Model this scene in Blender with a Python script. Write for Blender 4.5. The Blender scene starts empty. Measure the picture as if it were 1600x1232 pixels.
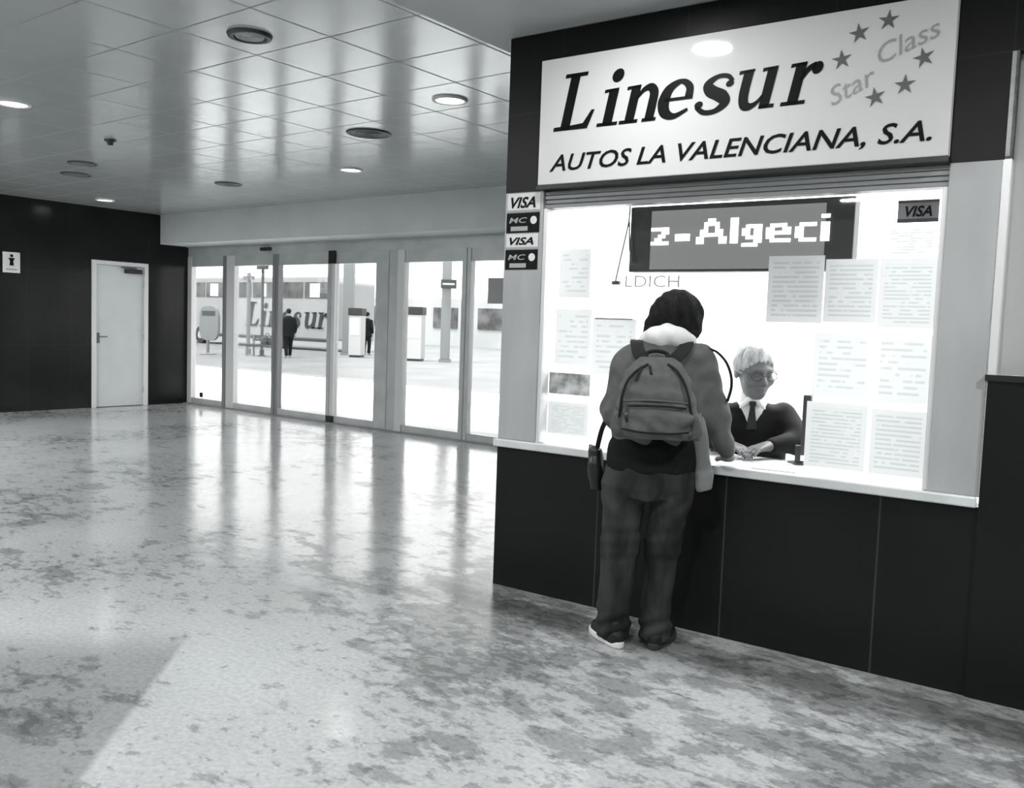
import bpy, math, random
import numpy as np
from mathutils import Matrix, Vector

random.seed(7)
C = bpy.context.scene.collection
PI = math.pi

# ------------------------------------------------------------------ objects
def tag(o, label=None, cat=None, group=None, kind=None):
    if label: o['label'] = label
    if cat: o['category'] = cat
    if group: o['group'] = group
    if kind: o['kind'] = kind
    return o

def empty(name, loc=(0, 0, 0), rz=0.0, label=None, cat=None, group=None, kind=None):
    o = bpy.data.objects.new(name, None)
    C.objects.link(o)
    o.location = loc
    o.rotation_euler = (0, 0, rz)
    o.empty_display_size = 0.1
    return tag(o, label, cat, group, kind)

def link(name, me, m, parent=None, loc=None, rz=None, smooth=False):
    o = bpy.data.objects.new(name, me)
    C.objects.link(o)
    if m: me.materials.append(m)
    if smooth: me.shade_smooth()
    if parent: o.parent = parent
    if loc is not None: o.location = loc
    if rz is not None: o.rotation_euler = (0, 0, rz)
    return o

def copy_tree(o, parent=None):
    c = o.copy()
    C.objects.link(c)
    if parent: c.parent = parent
    for ch in list(o.children):
        copy_tree(ch, c)
    return c

# ------------------------------------------------------------------ materials
def tint(v):
    k = max(0.0, 1 - v / .5)          # the darkest tones lean a little to blue green
    return (v * (1 - .09 * k), v, v, 1)

class NT:
    def __init__(s, name):
        s.m = bpy.data.materials.new(name)
        s.m.use_nodes = True
        s.t = s.m.node_tree
        s.b = s.t.nodes['Principled BSDF']
        s.out = s.t.nodes['Material Output']
    def n(s, typ, **kw):
        nd = s.t.nodes.new(typ)
        for k, v in kw.items():
            if k.startswith('i_'):
                nd.inputs[k[2:].replace('_', ' ')].default_value = v
            else:
                setattr(nd, k, v)
        return nd
    def l(s, a, b): s.t.links.new(a, b)
    def math(s, op, a, b=None, c=None, clamp=False):
        nd = s.t.nodes.new('ShaderNodeMath'); nd.operation = op; nd.use_clamp = clamp
        for i, x in enumerate((a, b, c)):
            if x is None: continue
            if isinstance(x, (int, float)): nd.inputs[i].default_value = x
            else: s.l(x, nd.inputs[i])
        return nd.outputs[0]
    def ss(s, x, lo, hi, a=0.0, b=1.0):
        nd = s.t.nodes.new('ShaderNodeMapRange'); nd.interpolation_type = 'SMOOTHSTEP'
        s.l(x, nd.inputs['Value'])
        nd.inputs['From Min'].default_value = lo; nd.inputs['From Max'].default_value = hi
        nd.inputs['To Min'].default_value = a; nd.inputs['To Max'].default_value = b
        return nd.outputs[0]
    def noise(s, vec, scale, detail=3, rough=.5, dist=0.0):
        nd = s.n('ShaderNodeTexNoise')
        nd.inputs['Scale'].default_value = scale; nd.inputs['Detail'].default_value = detail
        nd.inputs['Roughness'].default_value = rough; nd.inputs['Distortion'].default_value = dist
        if vec is not None: s.l(vec, nd.inputs['Vector'])
        return nd.outputs['Fac']
    def gray(s, val):
        cb = s.n('ShaderNodeCombineColor')
        for i, k in enumerate((.965, 1.0, 1.0)):
            s.l(s.math('MULTIPLY', val, k), cb.inputs[i])
        return cb.outputs[0]
    def coord(s, kind='Object'):
        return s.n('ShaderNodeTexCoord').outputs[kind]
    def bump(s, h, strength=.2, dist=.01):
        nd = s.n('ShaderNodeBump'); nd.inputs['Strength'].default_value = strength
        nd.inputs['Distance'].default_value = dist
        s.l(h, nd.inputs['Height']); s.l(nd.outputs[0], s.b.inputs['Normal'])

def mat(name, v, rough=.5, spec=.5, metal=0.0, noise=None, emis=0.0, bump=None, stretch=None):
    t = NT(name); b = t.b
    b.inputs['Base Color'].default_value = tint(v)
    b.inputs['Roughness'].default_value = rough
    b.inputs['Specular IOR Level'].default_value = spec
    b.inputs['Metallic'].default_value = metal
    if emis:
        b.inputs['Emission Color'].default_value = tint(1.0); b.inputs['Emission Strength'].default_value = emis
    co = None
    if noise or bump:
        co = t.coord()
        if stretch:
            mp = t.n('ShaderNodeMapping'); mp.inputs['Scale'].default_value = stretch
            t.l(co, mp.inputs[0]); co = mp.outputs[0]
    if noise:
        sc, amt = noise
        f = t.noise(co, sc, 4)
        val = t.ss(f, .3, .7, v * (1 - amt), v * (1 + amt))
        t.l(t.gray(val), b.inputs['Base Color'])
    if bump:
        t.bump(t.noise(co, bump[0], 3), bump[1], bump[2] if len(bump) > 2 else .01)
    return t.m

def emission(name, strength):
    t = NT(name)
    e = t.n('ShaderNodeEmission'); e.inputs[0].default_value = tint(1.0); e.inputs[1].default_value = strength
    t.l(e.outputs[0], t.out.inputs[0])
    return t.m

def glass(name, tintv=.95, refl=.12):
    t = NT(name)
    tr = t.n('ShaderNodeBsdfTransparent'); tr.inputs[0].default_value = tint(tintv)
    gl = t.n('ShaderNodeBsdfGlossy'); gl.inputs['Roughness'].default_value = .02
    gl.inputs[0].default_value = tint(.9)
    lw = t.n('ShaderNodeLayerWeight'); lw.inputs['Blend'].default_value = .25
    f = t.math('MULTIPLY', lw.outputs['Fresnel'], refl * 4, clamp=True)
    mx = t.n('ShaderNodeMixShader')
    t.l(f, mx.inputs[0]); t.l(tr.outputs[0], mx.inputs[1]); t.l(gl.outputs[0], mx.inputs[2])
    t.l(mx.outputs[0], t.out.inputs[0])
    return t.m

PHI = 0.0436332
KO = Vector((-3.05, 3.896, 0))
KN = Vector((-math.sin(PHI), math.cos(PHI), 0))
KU = Vector((math.cos(PHI), math.sin(PHI), 0))
def K(u, v, w):
    return KO + KU * u + KN * v + Vector((0, 0, w))

def floor_mat():
    t = NT('floor_stained_stone')
    co = t.coord()
    sx = t.n('ShaderNodeSeparateXYZ'); t.l(co, sx.inputs[0])
    X, Y = sx.outputs[0], sx.outputs[1]
    n1 = t.noise(co, .75, 3, .55)
    mp = t.n('ShaderNodeMapping'); mp.inputs['Rotation'].default_value = (0, 0, .55)
    mp.inputs['Scale'].default_value = (.75, 1.25, 1); t.l(co, mp.inputs[0])
    n2 = t.noise(mp.outputs[0], 4.6, 6, .66, .15)
    n3 = t.noise(mp.outputs[0], 13.0, 6, .68, .2)
    n4 = t.noise(co, 45.0, 3, .6)
    # bias: large patches make the stains denser
    bias = t.math('MULTIPLY', t.math('SUBTRACT', n1, .5), .62)
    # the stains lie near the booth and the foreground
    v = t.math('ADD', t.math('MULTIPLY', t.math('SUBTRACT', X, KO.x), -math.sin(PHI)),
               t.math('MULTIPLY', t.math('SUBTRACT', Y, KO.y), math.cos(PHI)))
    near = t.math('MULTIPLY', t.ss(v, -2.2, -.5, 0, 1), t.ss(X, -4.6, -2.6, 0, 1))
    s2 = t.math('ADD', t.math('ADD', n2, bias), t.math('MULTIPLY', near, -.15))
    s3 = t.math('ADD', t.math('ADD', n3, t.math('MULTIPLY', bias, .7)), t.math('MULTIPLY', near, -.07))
    d2 = t.ss(s2, .36, .45, 1, 0)
    d3 = t.ss(s3, .36, .44, 1, 0)
    val = t.math('MULTIPLY', t.math('SUBTRACT', 1.0, t.math('MULTIPLY', d2, .40)), t.math('SUBTRACT', 1.0, t.math('MULTIPLY', d3, .36)))
    val = t.math('MULTIPLY', val, t.ss(n4, .3, .7, .90, 1.10))
    val = t.math('MULTIPLY', val, t.ss(n1, .3, .7, .88, 1.08))
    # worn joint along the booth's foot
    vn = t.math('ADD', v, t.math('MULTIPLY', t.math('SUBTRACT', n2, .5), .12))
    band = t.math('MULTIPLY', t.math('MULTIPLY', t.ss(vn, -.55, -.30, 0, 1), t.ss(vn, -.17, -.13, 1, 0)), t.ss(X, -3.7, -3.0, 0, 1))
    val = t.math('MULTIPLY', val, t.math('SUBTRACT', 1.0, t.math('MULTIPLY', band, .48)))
    # shadow-like dark zone in the foreground, painted into the floor colour
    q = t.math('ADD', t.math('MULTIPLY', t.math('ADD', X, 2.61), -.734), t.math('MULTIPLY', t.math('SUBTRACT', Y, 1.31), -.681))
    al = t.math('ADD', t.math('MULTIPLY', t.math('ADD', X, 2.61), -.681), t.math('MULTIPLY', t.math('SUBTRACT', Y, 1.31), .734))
    shade_zone = t.math('MULTIPLY', t.ss(q, -.01, .03, 0, 1), t.ss(al, 1.0, 1.5, 1, 0))
    shade_zone = t.math('MULTIPLY', shade_zone, t.ss(q, .75, 1.1, 1, 0))
    val = t.math('MULTIPLY', val, t.math('SUBTRACT', 1.0, t.math('MULTIPLY', shade_zone, .40)))
    val = t.math('MULTIPLY', val, .50)
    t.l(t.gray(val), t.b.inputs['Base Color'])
    ro = t.math('ADD', t.ss(n3, .3, .7, .07, .17), t.math('MULTIPLY', d2, .10))
    t.l(ro, t.b.inputs['Roughness'])
    t.b.inputs['Specular IOR Level'].default_value = .5
    h = t.math('ADD', t.noise(co, 2.2, 3, .5), t.math('MULTIPLY', n3, .25))
    t.bump(h, .07, .05)
    return t.m

def ceiling_mat():
    t = NT('metal_ceiling_panels')
    co = t.coord()
    sx = t.n('ShaderNodeSeparateXYZ'); t.l(co, sx.inputs[0])
    def seam(c, o, p, w):
        f = t.math('FRACT', t.math('DIVIDE', t.math('SUBTRACT', c, o), p))
        d = t.math('ABSOLUTE', t.math('SUBTRACT', f, .5))
        return t.ss(d, .5 - w / p, .5 - w / p * .35, 0, 1)
    g = t.math('MAXIMUM', seam(sx.outputs[0], -3.94, .655, .011), seam(sx.outputs[1], 2.87, .53, .009))
    n = t.noise(co, 1.1, 2)
    val = t.math('MULTIPLY', t.ss(n, .3, .7, .95, 1.05), t.math('SUBTRACT', 1.0, t.math('MULTIPLY', g, .55)))
    t.l(t.gray(t.math('MULTIPLY', val, .50)), t.b.inputs['Base Color'])
    t.l(t.math('ADD', t.math('MULTIPLY', g, .5), .17), t.b.inputs['Roughness'])
    t.b.inputs['Specular IOR Level'].default_value = 1.0
    h = t.math('ADD', t.math('MULTIPLY', t.noise(co, 1.6, 2), 1.0), t.math('MULTIPLY', g, -.12))
    t.bump(h, .08, .03)
    return t.m

def dark_panel_mat(name, v, rough, axis, off, pitch, hz=None, seamv=2.2, w=.004):
    """dark wall cladding with thin vertical seams along one axis"""
    t = NT(name)
    co = t.coord()
    sx = t.n('ShaderNodeSeparateXYZ'); t.l(co, sx.inputs[0])
    def seam(c, o, p):
        f = t.math('FRACT', t.math('DIVIDE', t.math('SUBTRACT', c, o - p / 2), p))
        d = t.math('ABSOLUTE', t.math('SUBTRACT', f, .5))
        return t.ss(d, w / p * .5, w / p, 1, 0)
    g = seam(sx.outputs[axis], off, pitch)
    if hz: g = t.math('MAXIMUM', g, seam(sx.outputs[2], hz[0], hz[1]))
    n = t.noise(co, 1.3, 4)
    val = t.math('MULTIPLY', t.ss(n, .3, .7, .8, 1.2), t.math('ADD', 1.0, t.math('MULTIPLY', g, seamv - 1)))
    t.l(t.gray(t.math('MULTIPLY', val, v)), t.b.inputs['Base Color'])
    t.b.inputs['Roughness'].default_value = rough
    t.b.inputs['Specular IOR Level'].default_value = .25
    t.bump(t.noise(co, 25, 2), .03, .01)
    return t.m

def paper_mat(name, base, ink, rows, cols, dens=.5, margin=.08):
    """printed sheet: rows of broken grey text lines (0..1 UV over the sheet)"""
    t = NT(name)
    uv = t.coord('UV')
    oi = t.n('ShaderNodeObjectInfo')
    sx = t.n('ShaderNodeSeparateXYZ'); t.l(uv, sx.inputs[0])
    U, V = sx.outputs[0], sx.outputs[1]
    r = t.math('MULTIPLY', V, float(rows))
    line = t.math('FLOOR', r); fr = t.math('FRACT', r)
    inrow = t.math('MULTIPLY', t.ss(fr, .25, .4, 0, 1), t.ss(fr, .68, .82, 1, 0))
    cb = t.n('ShaderNodeCombineXYZ')
    t.l(t.math('MULTIPLY', U, float(cols)), cb.inputs[0])
    t.l(t.math('MULTIPLY', line, 7.31), cb.inputs[1])
    t.l(t.math('MULTIPLY', oi.outputs['Random'], 40.0), cb.inputs[2])
    ns = t.noise(cb.outputs[0], 1.0, 2)
    on = t.ss(ns, .62 - dens * .3, .70 - dens * .3, 0, 1)
    mm = t.math('MULTIPLY', t.math('MULTIPLY', t.ss(U, margin, margin + .02, 0, 1), t.ss(U, .98 - margin, 1 - margin, 1, 0)),
                t.math('MULTIPLY', t.ss(V, margin * .7, margin, 0, 1), t.ss(V, .97 - margin, .98 - margin * .7, 1, 0)))
    k = t.math('MULTIPLY', t.math('MULTIPLY', inrow, on), mm)
    val = t.math('SUBTRACT', base, t.math('MULTIPLY', k, base - ink))
    col = t.gray(val)
    d = t.n('ShaderNodeBsdfDiffuse'); tr = t.n('ShaderNodeBsdfTranslucent')
    t.l(col, d.inputs[0]); t.l(col, tr.inputs[0])
    mx = t.n('ShaderNodeMixShader'); mx.inputs[0].default_value = .35
    t.l(d.outputs[0], mx.inputs[1]); t.l(tr.outputs[0], mx.inputs[2]); t.l(mx.outputs[0], t.out.inputs[0])
    return t.m

M = dict(
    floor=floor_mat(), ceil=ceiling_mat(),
    soffit=mat('plain_soffit', .42, .55, .3, noise=(1.5, .05)),
    bulk=mat('painted_bulkhead', .80, .5, .4, noise=(1.5, .05)),
    darkwall=dark_panel_mat('dark_wall_panels', .012, .20, 1, 5.93, .62, (.95, 1.05), 1.9),
    backwall=mat('grey_wall', .25, .6, .3, noise=(1, .06)),
    plinth=dark_panel_mat('dark_booth_cladding', .009, .36, 0, 2.03, .69, None, 5.0, .005),
    fascia=dark_panel_mat('dark_booth_fascia', .006, .42, 0, .34, .69, (2.59, 2.0), 2.6, .005),
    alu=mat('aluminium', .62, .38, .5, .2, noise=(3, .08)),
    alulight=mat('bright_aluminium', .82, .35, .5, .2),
    aludark=mat('dark_aluminium', .30, .4, .5, .2),  # darker grey aluminium for posts, track and shutter
    pilaster=mat('brushed_steel', .46, .42, .5, .1, noise=(4, .10), stretch=(1, 1, .25)),
    white=mat('white_paint', .82, .45, .4),
    inner=mat('booth_white_wall', .86, .6, .3),
    laminate=mat('white_laminate', .72, .35, .5, noise=(6, .06)),
    doorwhite=mat('door_white', .82, .4, .5, noise=(2, .04)),
    doorframe=mat('door_frame_white', .90, .4, .5),
    black=mat('black_plastic', .012, .4, .5),
    dark=mat('dark_plastic', .035, .45, .5),
    midgrey=mat('mid_grey', .20, .5, .4),
    lightgrey=mat('light_grey', .45, .5, .4),
    ink=mat('black_lettering', .005, .5, .15),
    greyink=mat('grey_lettering', .17, .5, .3),
    faintink=mat('faint_grey_lettering', .42, .5, .3),
    glass=glass('clear_glass', .96, .06), doorglass=glass('door_glass', .92, .10),
    lamp=emission('lamp_lens', 5.0), panel_light=emission('booth_ceiling_light', 5.0), tube=emission('tube_light', 6.0),
    led=emission('led_dots', 4.5),
)
def sign_mat():
    t = NT('sign_face')
    b = t.b
    b.inputs['Base Color'].default_value = tint(.72); b.inputs['Roughness'].default_value = .06
    b.inputs['Specular IOR Level'].default_value = .5
    b.inputs['Emission Color'].default_value = tint(1); b.inputs['Emission Strength'].default_value = .06  # faint glow added to lift the sign's brightness
    return t.m
M['sign'] = sign_mat()
def screen_mat():
    t = NT('led_screen'); b = t.b
    b.inputs['Base Color'].default_value = tint(.05); b.inputs['Roughness'].default_value = .35
    b.inputs['Emission Color'].default_value = tint(1); b.inputs['Emission Strength'].default_value = .20
    return t.m
M['screen'] = screen_mat()

# ------------------------------------------------------------------ mesh builder
class MB:
    def __init__(s): s.v = []; s.f = []
    def add(s, vs, fs):
        b = len(s.v); s.v += [tuple(x) for x in vs]; s.f += [tuple(b + i for i in f) for f in fs]; return s
    def box(s, a, b):
        (x0, y0, z0), (x1, y1, z1) = a, b
        x0, x1 = min(x0, x1), max(x0, x1); y0, y1 = min(y0, y1), max(y0, y1); z0, z1 = min(z0, z1), max(z0, z1)
        return s.add([(x0, y0, z0), (x1, y0, z0), (x1, y1, z0), (x0, y1, z0), (x0, y0, z1), (x1, y0, z1), (x1, y1, z1), (x0, y1, z1)],
                     [(0, 3, 2, 1), (4, 5, 6, 7), (0, 1, 5, 4), (1, 2, 6, 5), (2, 3, 7, 6), (3, 0, 4, 7)])
    def poly(s, pts, y=0.0):
        """polygon in the XZ plane, seen from -Y"""
        a = sum(pts[i][0] * pts[(i + 1) % len(pts)][1] - pts[(i + 1) % len(pts)][0] * pts[i][1] for i in range(len(pts)))
        if a < 0: pts = pts[::-1]
        return s.add([(p[0], y, p[1]) for p in pts], [tuple(range(len(pts)))])
    def prism(s, pts, y0, y1):
        """extruded XZ polygon"""
        a = sum(pts[i][0] * pts[(i + 1) % len(pts)][1] - pts[(i + 1) % len(pts)][0] * pts[i][1] for i in range(len(pts)))
        if a < 0: pts = pts[::-1]
        n = len(pts)
        return s.add([(p[0], y0, p[1]) for p in pts] + [(p[0], y1, p[1]) for p in pts],
                     [tuple(range(n)), tuple(range(2 * n - 1, n - 1, -1))] + [(i, i + n, (i + 1) % n + n, (i + 1) % n) for i in range(n)])
    def prism_z(s, pts, z0, z1):
        a = sum(pts[i][0] * pts[(i + 1) % len(pts)][1] - pts[(i + 1) % len(pts)][0] * pts[i][1] for i in range(len(pts)))
        if a < 0: pts = pts[::-1]
        n = len(pts)
        return s.add([(p[0], p[1], z0) for p in pts] + [(p[0], p[1], z1) for p in pts],
                     [tuple(range(n - 1, -1, -1)), tuple(range(n, 2 * n))] + [(i, (i + 1) % n, (i + 1) % n + n, i + n) for i in range(n)])
    def circle(s, cx, cz, r, y=0.0, n=28):
        return s.poly([(cx + r * math.cos(2 * PI * i / n), cz + r * math.sin(2 * PI * i / n)) for i in range(n)], y)
    def ribbon(s, pts, ws, y=0.0, sub=6):
        """2-D stroke of changing width in the XZ plane (Catmull-Rom)"""
        P = [np.array(p, float) for p in pts]; n = len(P); out = []; ow = []
        for i in range(n - 1):
            p0 = P[max(i - 1, 0)]; p1 = P[i]; p2 = P[i + 1]; p3 = P[min(i + 2, n - 1)]
            for k in range(sub):
                t = k / sub
                out.append(.5 * ((2 * p1) + (-p0 + p2) * t + (2 * p0 - 5 * p1 + 4 * p2 - p3) * t * t + (-p0 + 3 * p1 - 3 * p2 + p3) * t ** 3))
                ow.append(ws[i] * (1 - t) + ws[i + 1] * t)
        out.append(P[-1]); ow.append(ws[-1])
        L = []; R = []
        for i in range(len(out)):
            d = out[min(i + 1, len(out) - 1)] - out[max(i - 1, 0)]
            d = d / (np.hypot(*d) + 1e-9); nn = np.array([-d[1], d[0]])
            L.append(out[i] + nn * ow[i] / 2); R.append(out[i] - nn * ow[i] / 2)
        for i in range(len(out) - 1):
            s.poly([tuple(R[i]), tuple(R[i + 1]), tuple(L[i + 1]), tuple(L[i])], y)
        return s
    def tube(s, pts, r, n=8, close=False):
        P = [Vector(p) for p in pts]; rs = r if isinstance(r, (list, tuple)) else [r] * len(P)
        b = len(s.v); up = Vector((.13, .31, .94)).normalized()
        for i, p in enumerate(P):
            d = (P[min(i + 1, len(P) - 1)] - P[max(i - 1, 0)]).normalized()
            a = d.cross(up)
            if a.length < .05: a = d.cross(Vector((1, 0, 0)))
            a.normalize(); c = d.cross(a)
            for k in range(n):
                t = 2 * PI * k / n
                s.v.append(tuple(p + (a * math.cos(t) + c * math.sin(t)) * rs[i]))
        for i in range(len(P) - 1):
            for k in range(n):
                k2 = (k + 1) % n
                s.f.append((b + i * n + k, b + (i + 1) * n + k, b + (i + 1) * n + k2, b + i * n + k2))
        s.f.append(tuple(b + k for k in range(n)))
        s.f.append(tuple(b + (len(P) - 1) * n + k for k in range(n - 1, -1, -1)))
        return s
    def strap(s, pts, w, t, side):
        """flat strap: width w along 'side' vector, thickness t"""
        P = [Vector(p) for p in pts]; b = len(s.v); sd = Vector(side).normalized()
        for i, p in enumerate(P):
            d = (P[min(i + 1, len(P) - 1)] - P[max(i - 1, 0)]).normalized()
            x = (sd - d * sd.dot(d)).normalized(); nn = d.cross(x)
            for (a, c) in ((-1, -1), (1, -1), (1, 1), (-1, 1)):
                s.v.append(tuple(p + x * (a * w / 2) + nn * (c * t / 2)))
        for i in range(len(P) - 1):
            for k in range(4):
                k2 = (k + 1) % 4
                s.f.append((b + i * 4 + k, b + i * 4 + k2, b + (i + 1) * 4 + k2, b + (i + 1) * 4 + k))
        s.f.append((b + 3, b + 2, b + 1, b)); e = b + 4 * (len(P) - 1)
        s.f.append((e, e + 1, e + 2, e + 3))
        return s
    def lathe(s, prof, c=(0, 0, 0), n=40):
        """profile [(r, z)] about a vertical axis"""
        b = len(s.v)
        for (r, z) in prof:
            for k in range(n):
                t = 2 * PI * k / n
                s.v.append((c[0] + r * math.cos(t), c[1] + r * math.sin(t), c[2] + z))
        for i in range(len(prof) - 1):
            for k in range(n):
                k2 = (k + 1) % n
                s.f.append((b + i * n + k, b + i * n + k2, b + (i + 1) * n + k2, b + (i + 1) * n + k))
        return s
    def build(s, name, m, parent=None, loc=None, rz=None, bevel=0.0, smooth=False):
        me = bpy.data.meshes.new(name)
        me.from_pydata(s.v, [], s.f); me.update()
        o = link(name, me, m, parent, loc, rz, smooth)
        if bevel:
            bm = o.modifiers.new('Bevel', 'BEVEL'); bm.width = bevel; bm.segments = 2; bm.limit_method = 'ANGLE'
        return o

def spline(pts, sub=6):
    P = [np.array(p, float) for p in pts]; n = len(P); out = []
    for i in range(n - 1):
        p0 = P[max(i - 1, 0)]; p1 = P[i]; p2 = P[i + 1]; p3 = P[min(i + 2, n - 1)]
        for k in range(sub):
            t = k / sub
            out.append(.5 * ((2 * p1) + (-p0 + p2) * t + (2 * p0 - 5 * p1 + 4 * p2 - p3) * t * t + (-p0 + 3 * p1 - 3 * p2 + p3) * t ** 3))
    out.append(P[-1])
    return [tuple(p) for p in out]

def text_mesh(txt, m, name, parent, loc, width=None, height=.1, shear=0.0, bold=0.0, rot=0.0, spacing=1.0):
    """built-in lettering standing in the XZ plane, read from -Y; origin at the baseline's left end"""
    cu = bpy.data.curves.new('tmp_text', 'FONT')
    cu.body = txt; cu.size = 1.0; cu.shear = shear; cu.offset = bold; cu.space_character = spacing
    cu.resolution_u = 3
    to = bpy.data.objects.new('tmp_text', cu); C.objects.link(to)
    dg = bpy.context.evaluated_depsgraph_get()
    me = bpy.data.meshes.new_from_object(to.evaluated_get(dg))
    bpy.data.objects.remove(to); bpy.data.curves.remove(cu)
    co = np.zeros(len(me.vertices) * 3); me.vertices.foreach_get('co', co); co = co.reshape(-1, 3)
    x0, x1 = co[:, 0].min(), co[:, 0].max()
    cap = .73
    sy = height / cap; sx = (width / (x1 - x0)) if width else sy
    X = (co[:, 0] - x0) * sx; Z = co[:, 1] * sy
    c, s_ = math.cos(rot), math.sin(rot)
    out = np.stack([X * c - Z * s_, np.zeros_like(X), X * s_ + Z * c], 1)
    me.vertices.foreach_set('co', out.ravel()); me.update()
    me.name = name
    return link(name, me, m, parent, loc)

def split_words(o, n, shear):
    """one lettering mesh -> one part per word, cut at the widest gaps"""
    me = o.data; V = [v.co.copy() for v in me.vertices]
    iv = []
    for p in me.polygons:
        xs = [V[i].x - shear * V[i].z for i in p.vertices]
        iv.append((min(xs), max(xs), tuple(p.vertices)))
    iv.sort(); gaps = []; end = iv[0][1]
    for a, b, _ in iv[1:]:
        if a > end: gaps.append((a - end, (a + end) / 2))
        end = max(end, b)
    cuts = sorted(g[1] for g in sorted(gaps)[::-1][:n - 1])
    groups = [MB() for _ in range(n)]
    for a, b, vs in iv:
        k = sum(1 for c_ in cuts if a > c_)
        groups[k].add([V[i] for i in vs], [tuple(range(len(vs)))])
    m = me.materials[0]; par = o.parent; loc = o.location.copy(); name = o.name
    bpy.data.objects.remove(o)
    for g in groups: g.build('word', m, par, loc)

# bold slanted serif lettering, drawn stroke by stroke
def serif_word(height, baselines, y=0.0, shear=.22, stretch={}):
    """'Linesur' in a bold slanted serif; baselines: where each letter starts (x)"""
    mb = []
    def rect(x0, z0, x1, z1): return ('p', [(x0, z0), (x1, z0), (x1, z1), (x0, z1)])
    def top(x): return ('p', [(x, .57), (x + .28, .60), (x + .28, .64), (x, .63)])
    G = {
        'L': [rect(.15, 0, .36, 1), rect(.02, .93, .52, 1.0), ('p', [(0, 0), (.76, 0), (.84, .32), (.77, .32), (.64, .10), (.36, .08), (0, .07)])],
        'i': [rect(.1, 0, .29, .63), top(0.01), rect(-.01, 0, .40, .06), ('c', .21, .85, .115)],
        'n': [rect(.1, 0, .29, .63), top(0.01), rect(-.01, 0, .37, .06), ('r', [(.25, .40), (.36, .54), (.49, .575), (.585, .48), (.6, .3), (.6, 0)], [.05, .09, .13, .17, .18, .18]), rect(.46, 0, .74, .06)],
        'e': [('r', [(.50, .33), (.475, .5), (.33, .60), (.16, .50), (.11, .30), (.17, .11), (.33, .035), (.53, .13)], [.13, .11, .08, .16, .19, .16, .10, .05]), rect(.12, .29, .565, .345)],
        's': [('r', [(.50, .50), (.41, .585), (.27, .59), (.16, .49), (.23, .37), (.38, .28), (.46, .16), (.35, .045), (.19, .04), (.06, .14)], [.05, .07, .08, .13, .18, .19, .14, .09, .08, .06]), ('c', .47, .46, .055), ('c', .09, .17, .06)],
        'u': [('r', [(.19, .62), (.19, .26), (.245, .09), (.36, .05), (.48, .11), (.56, .22)], [.18, .18, .16, .11, .07, .05]), rect(.53, 0, .71, .63), top(0.01), ('p', [(.44, .57), (.71, .60), (.71, .64), (.44, .63)]), rect(.53, 0, .80, .06)],
        'r': [rect(.1, 0, .29, .63), top(0.01), rect(-.01, 0, .42, .06), ('r', [(.25, .36), (.34, .52), (.46, .575)], [.05, .10, .10]), ('c', .495, .525, .095)],
    }
    for ch, x in zip('Linesur', baselines):
        g = MB()
        for it in G[ch]:
            if it[0] == 'p': g.poly(it[1])
            elif it[0] == 'c': g.circle(it[1], it[2], it[3])
            else: g.ribbon(it[1], it[2])
        vs = [(x + (v[0] * stretch.get(ch, 1.0) + shear * v[2]) * height, y, v[2] * height) for v in g.v]
        mb.append(MB().add(vs, g.f))
    return mb

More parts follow.
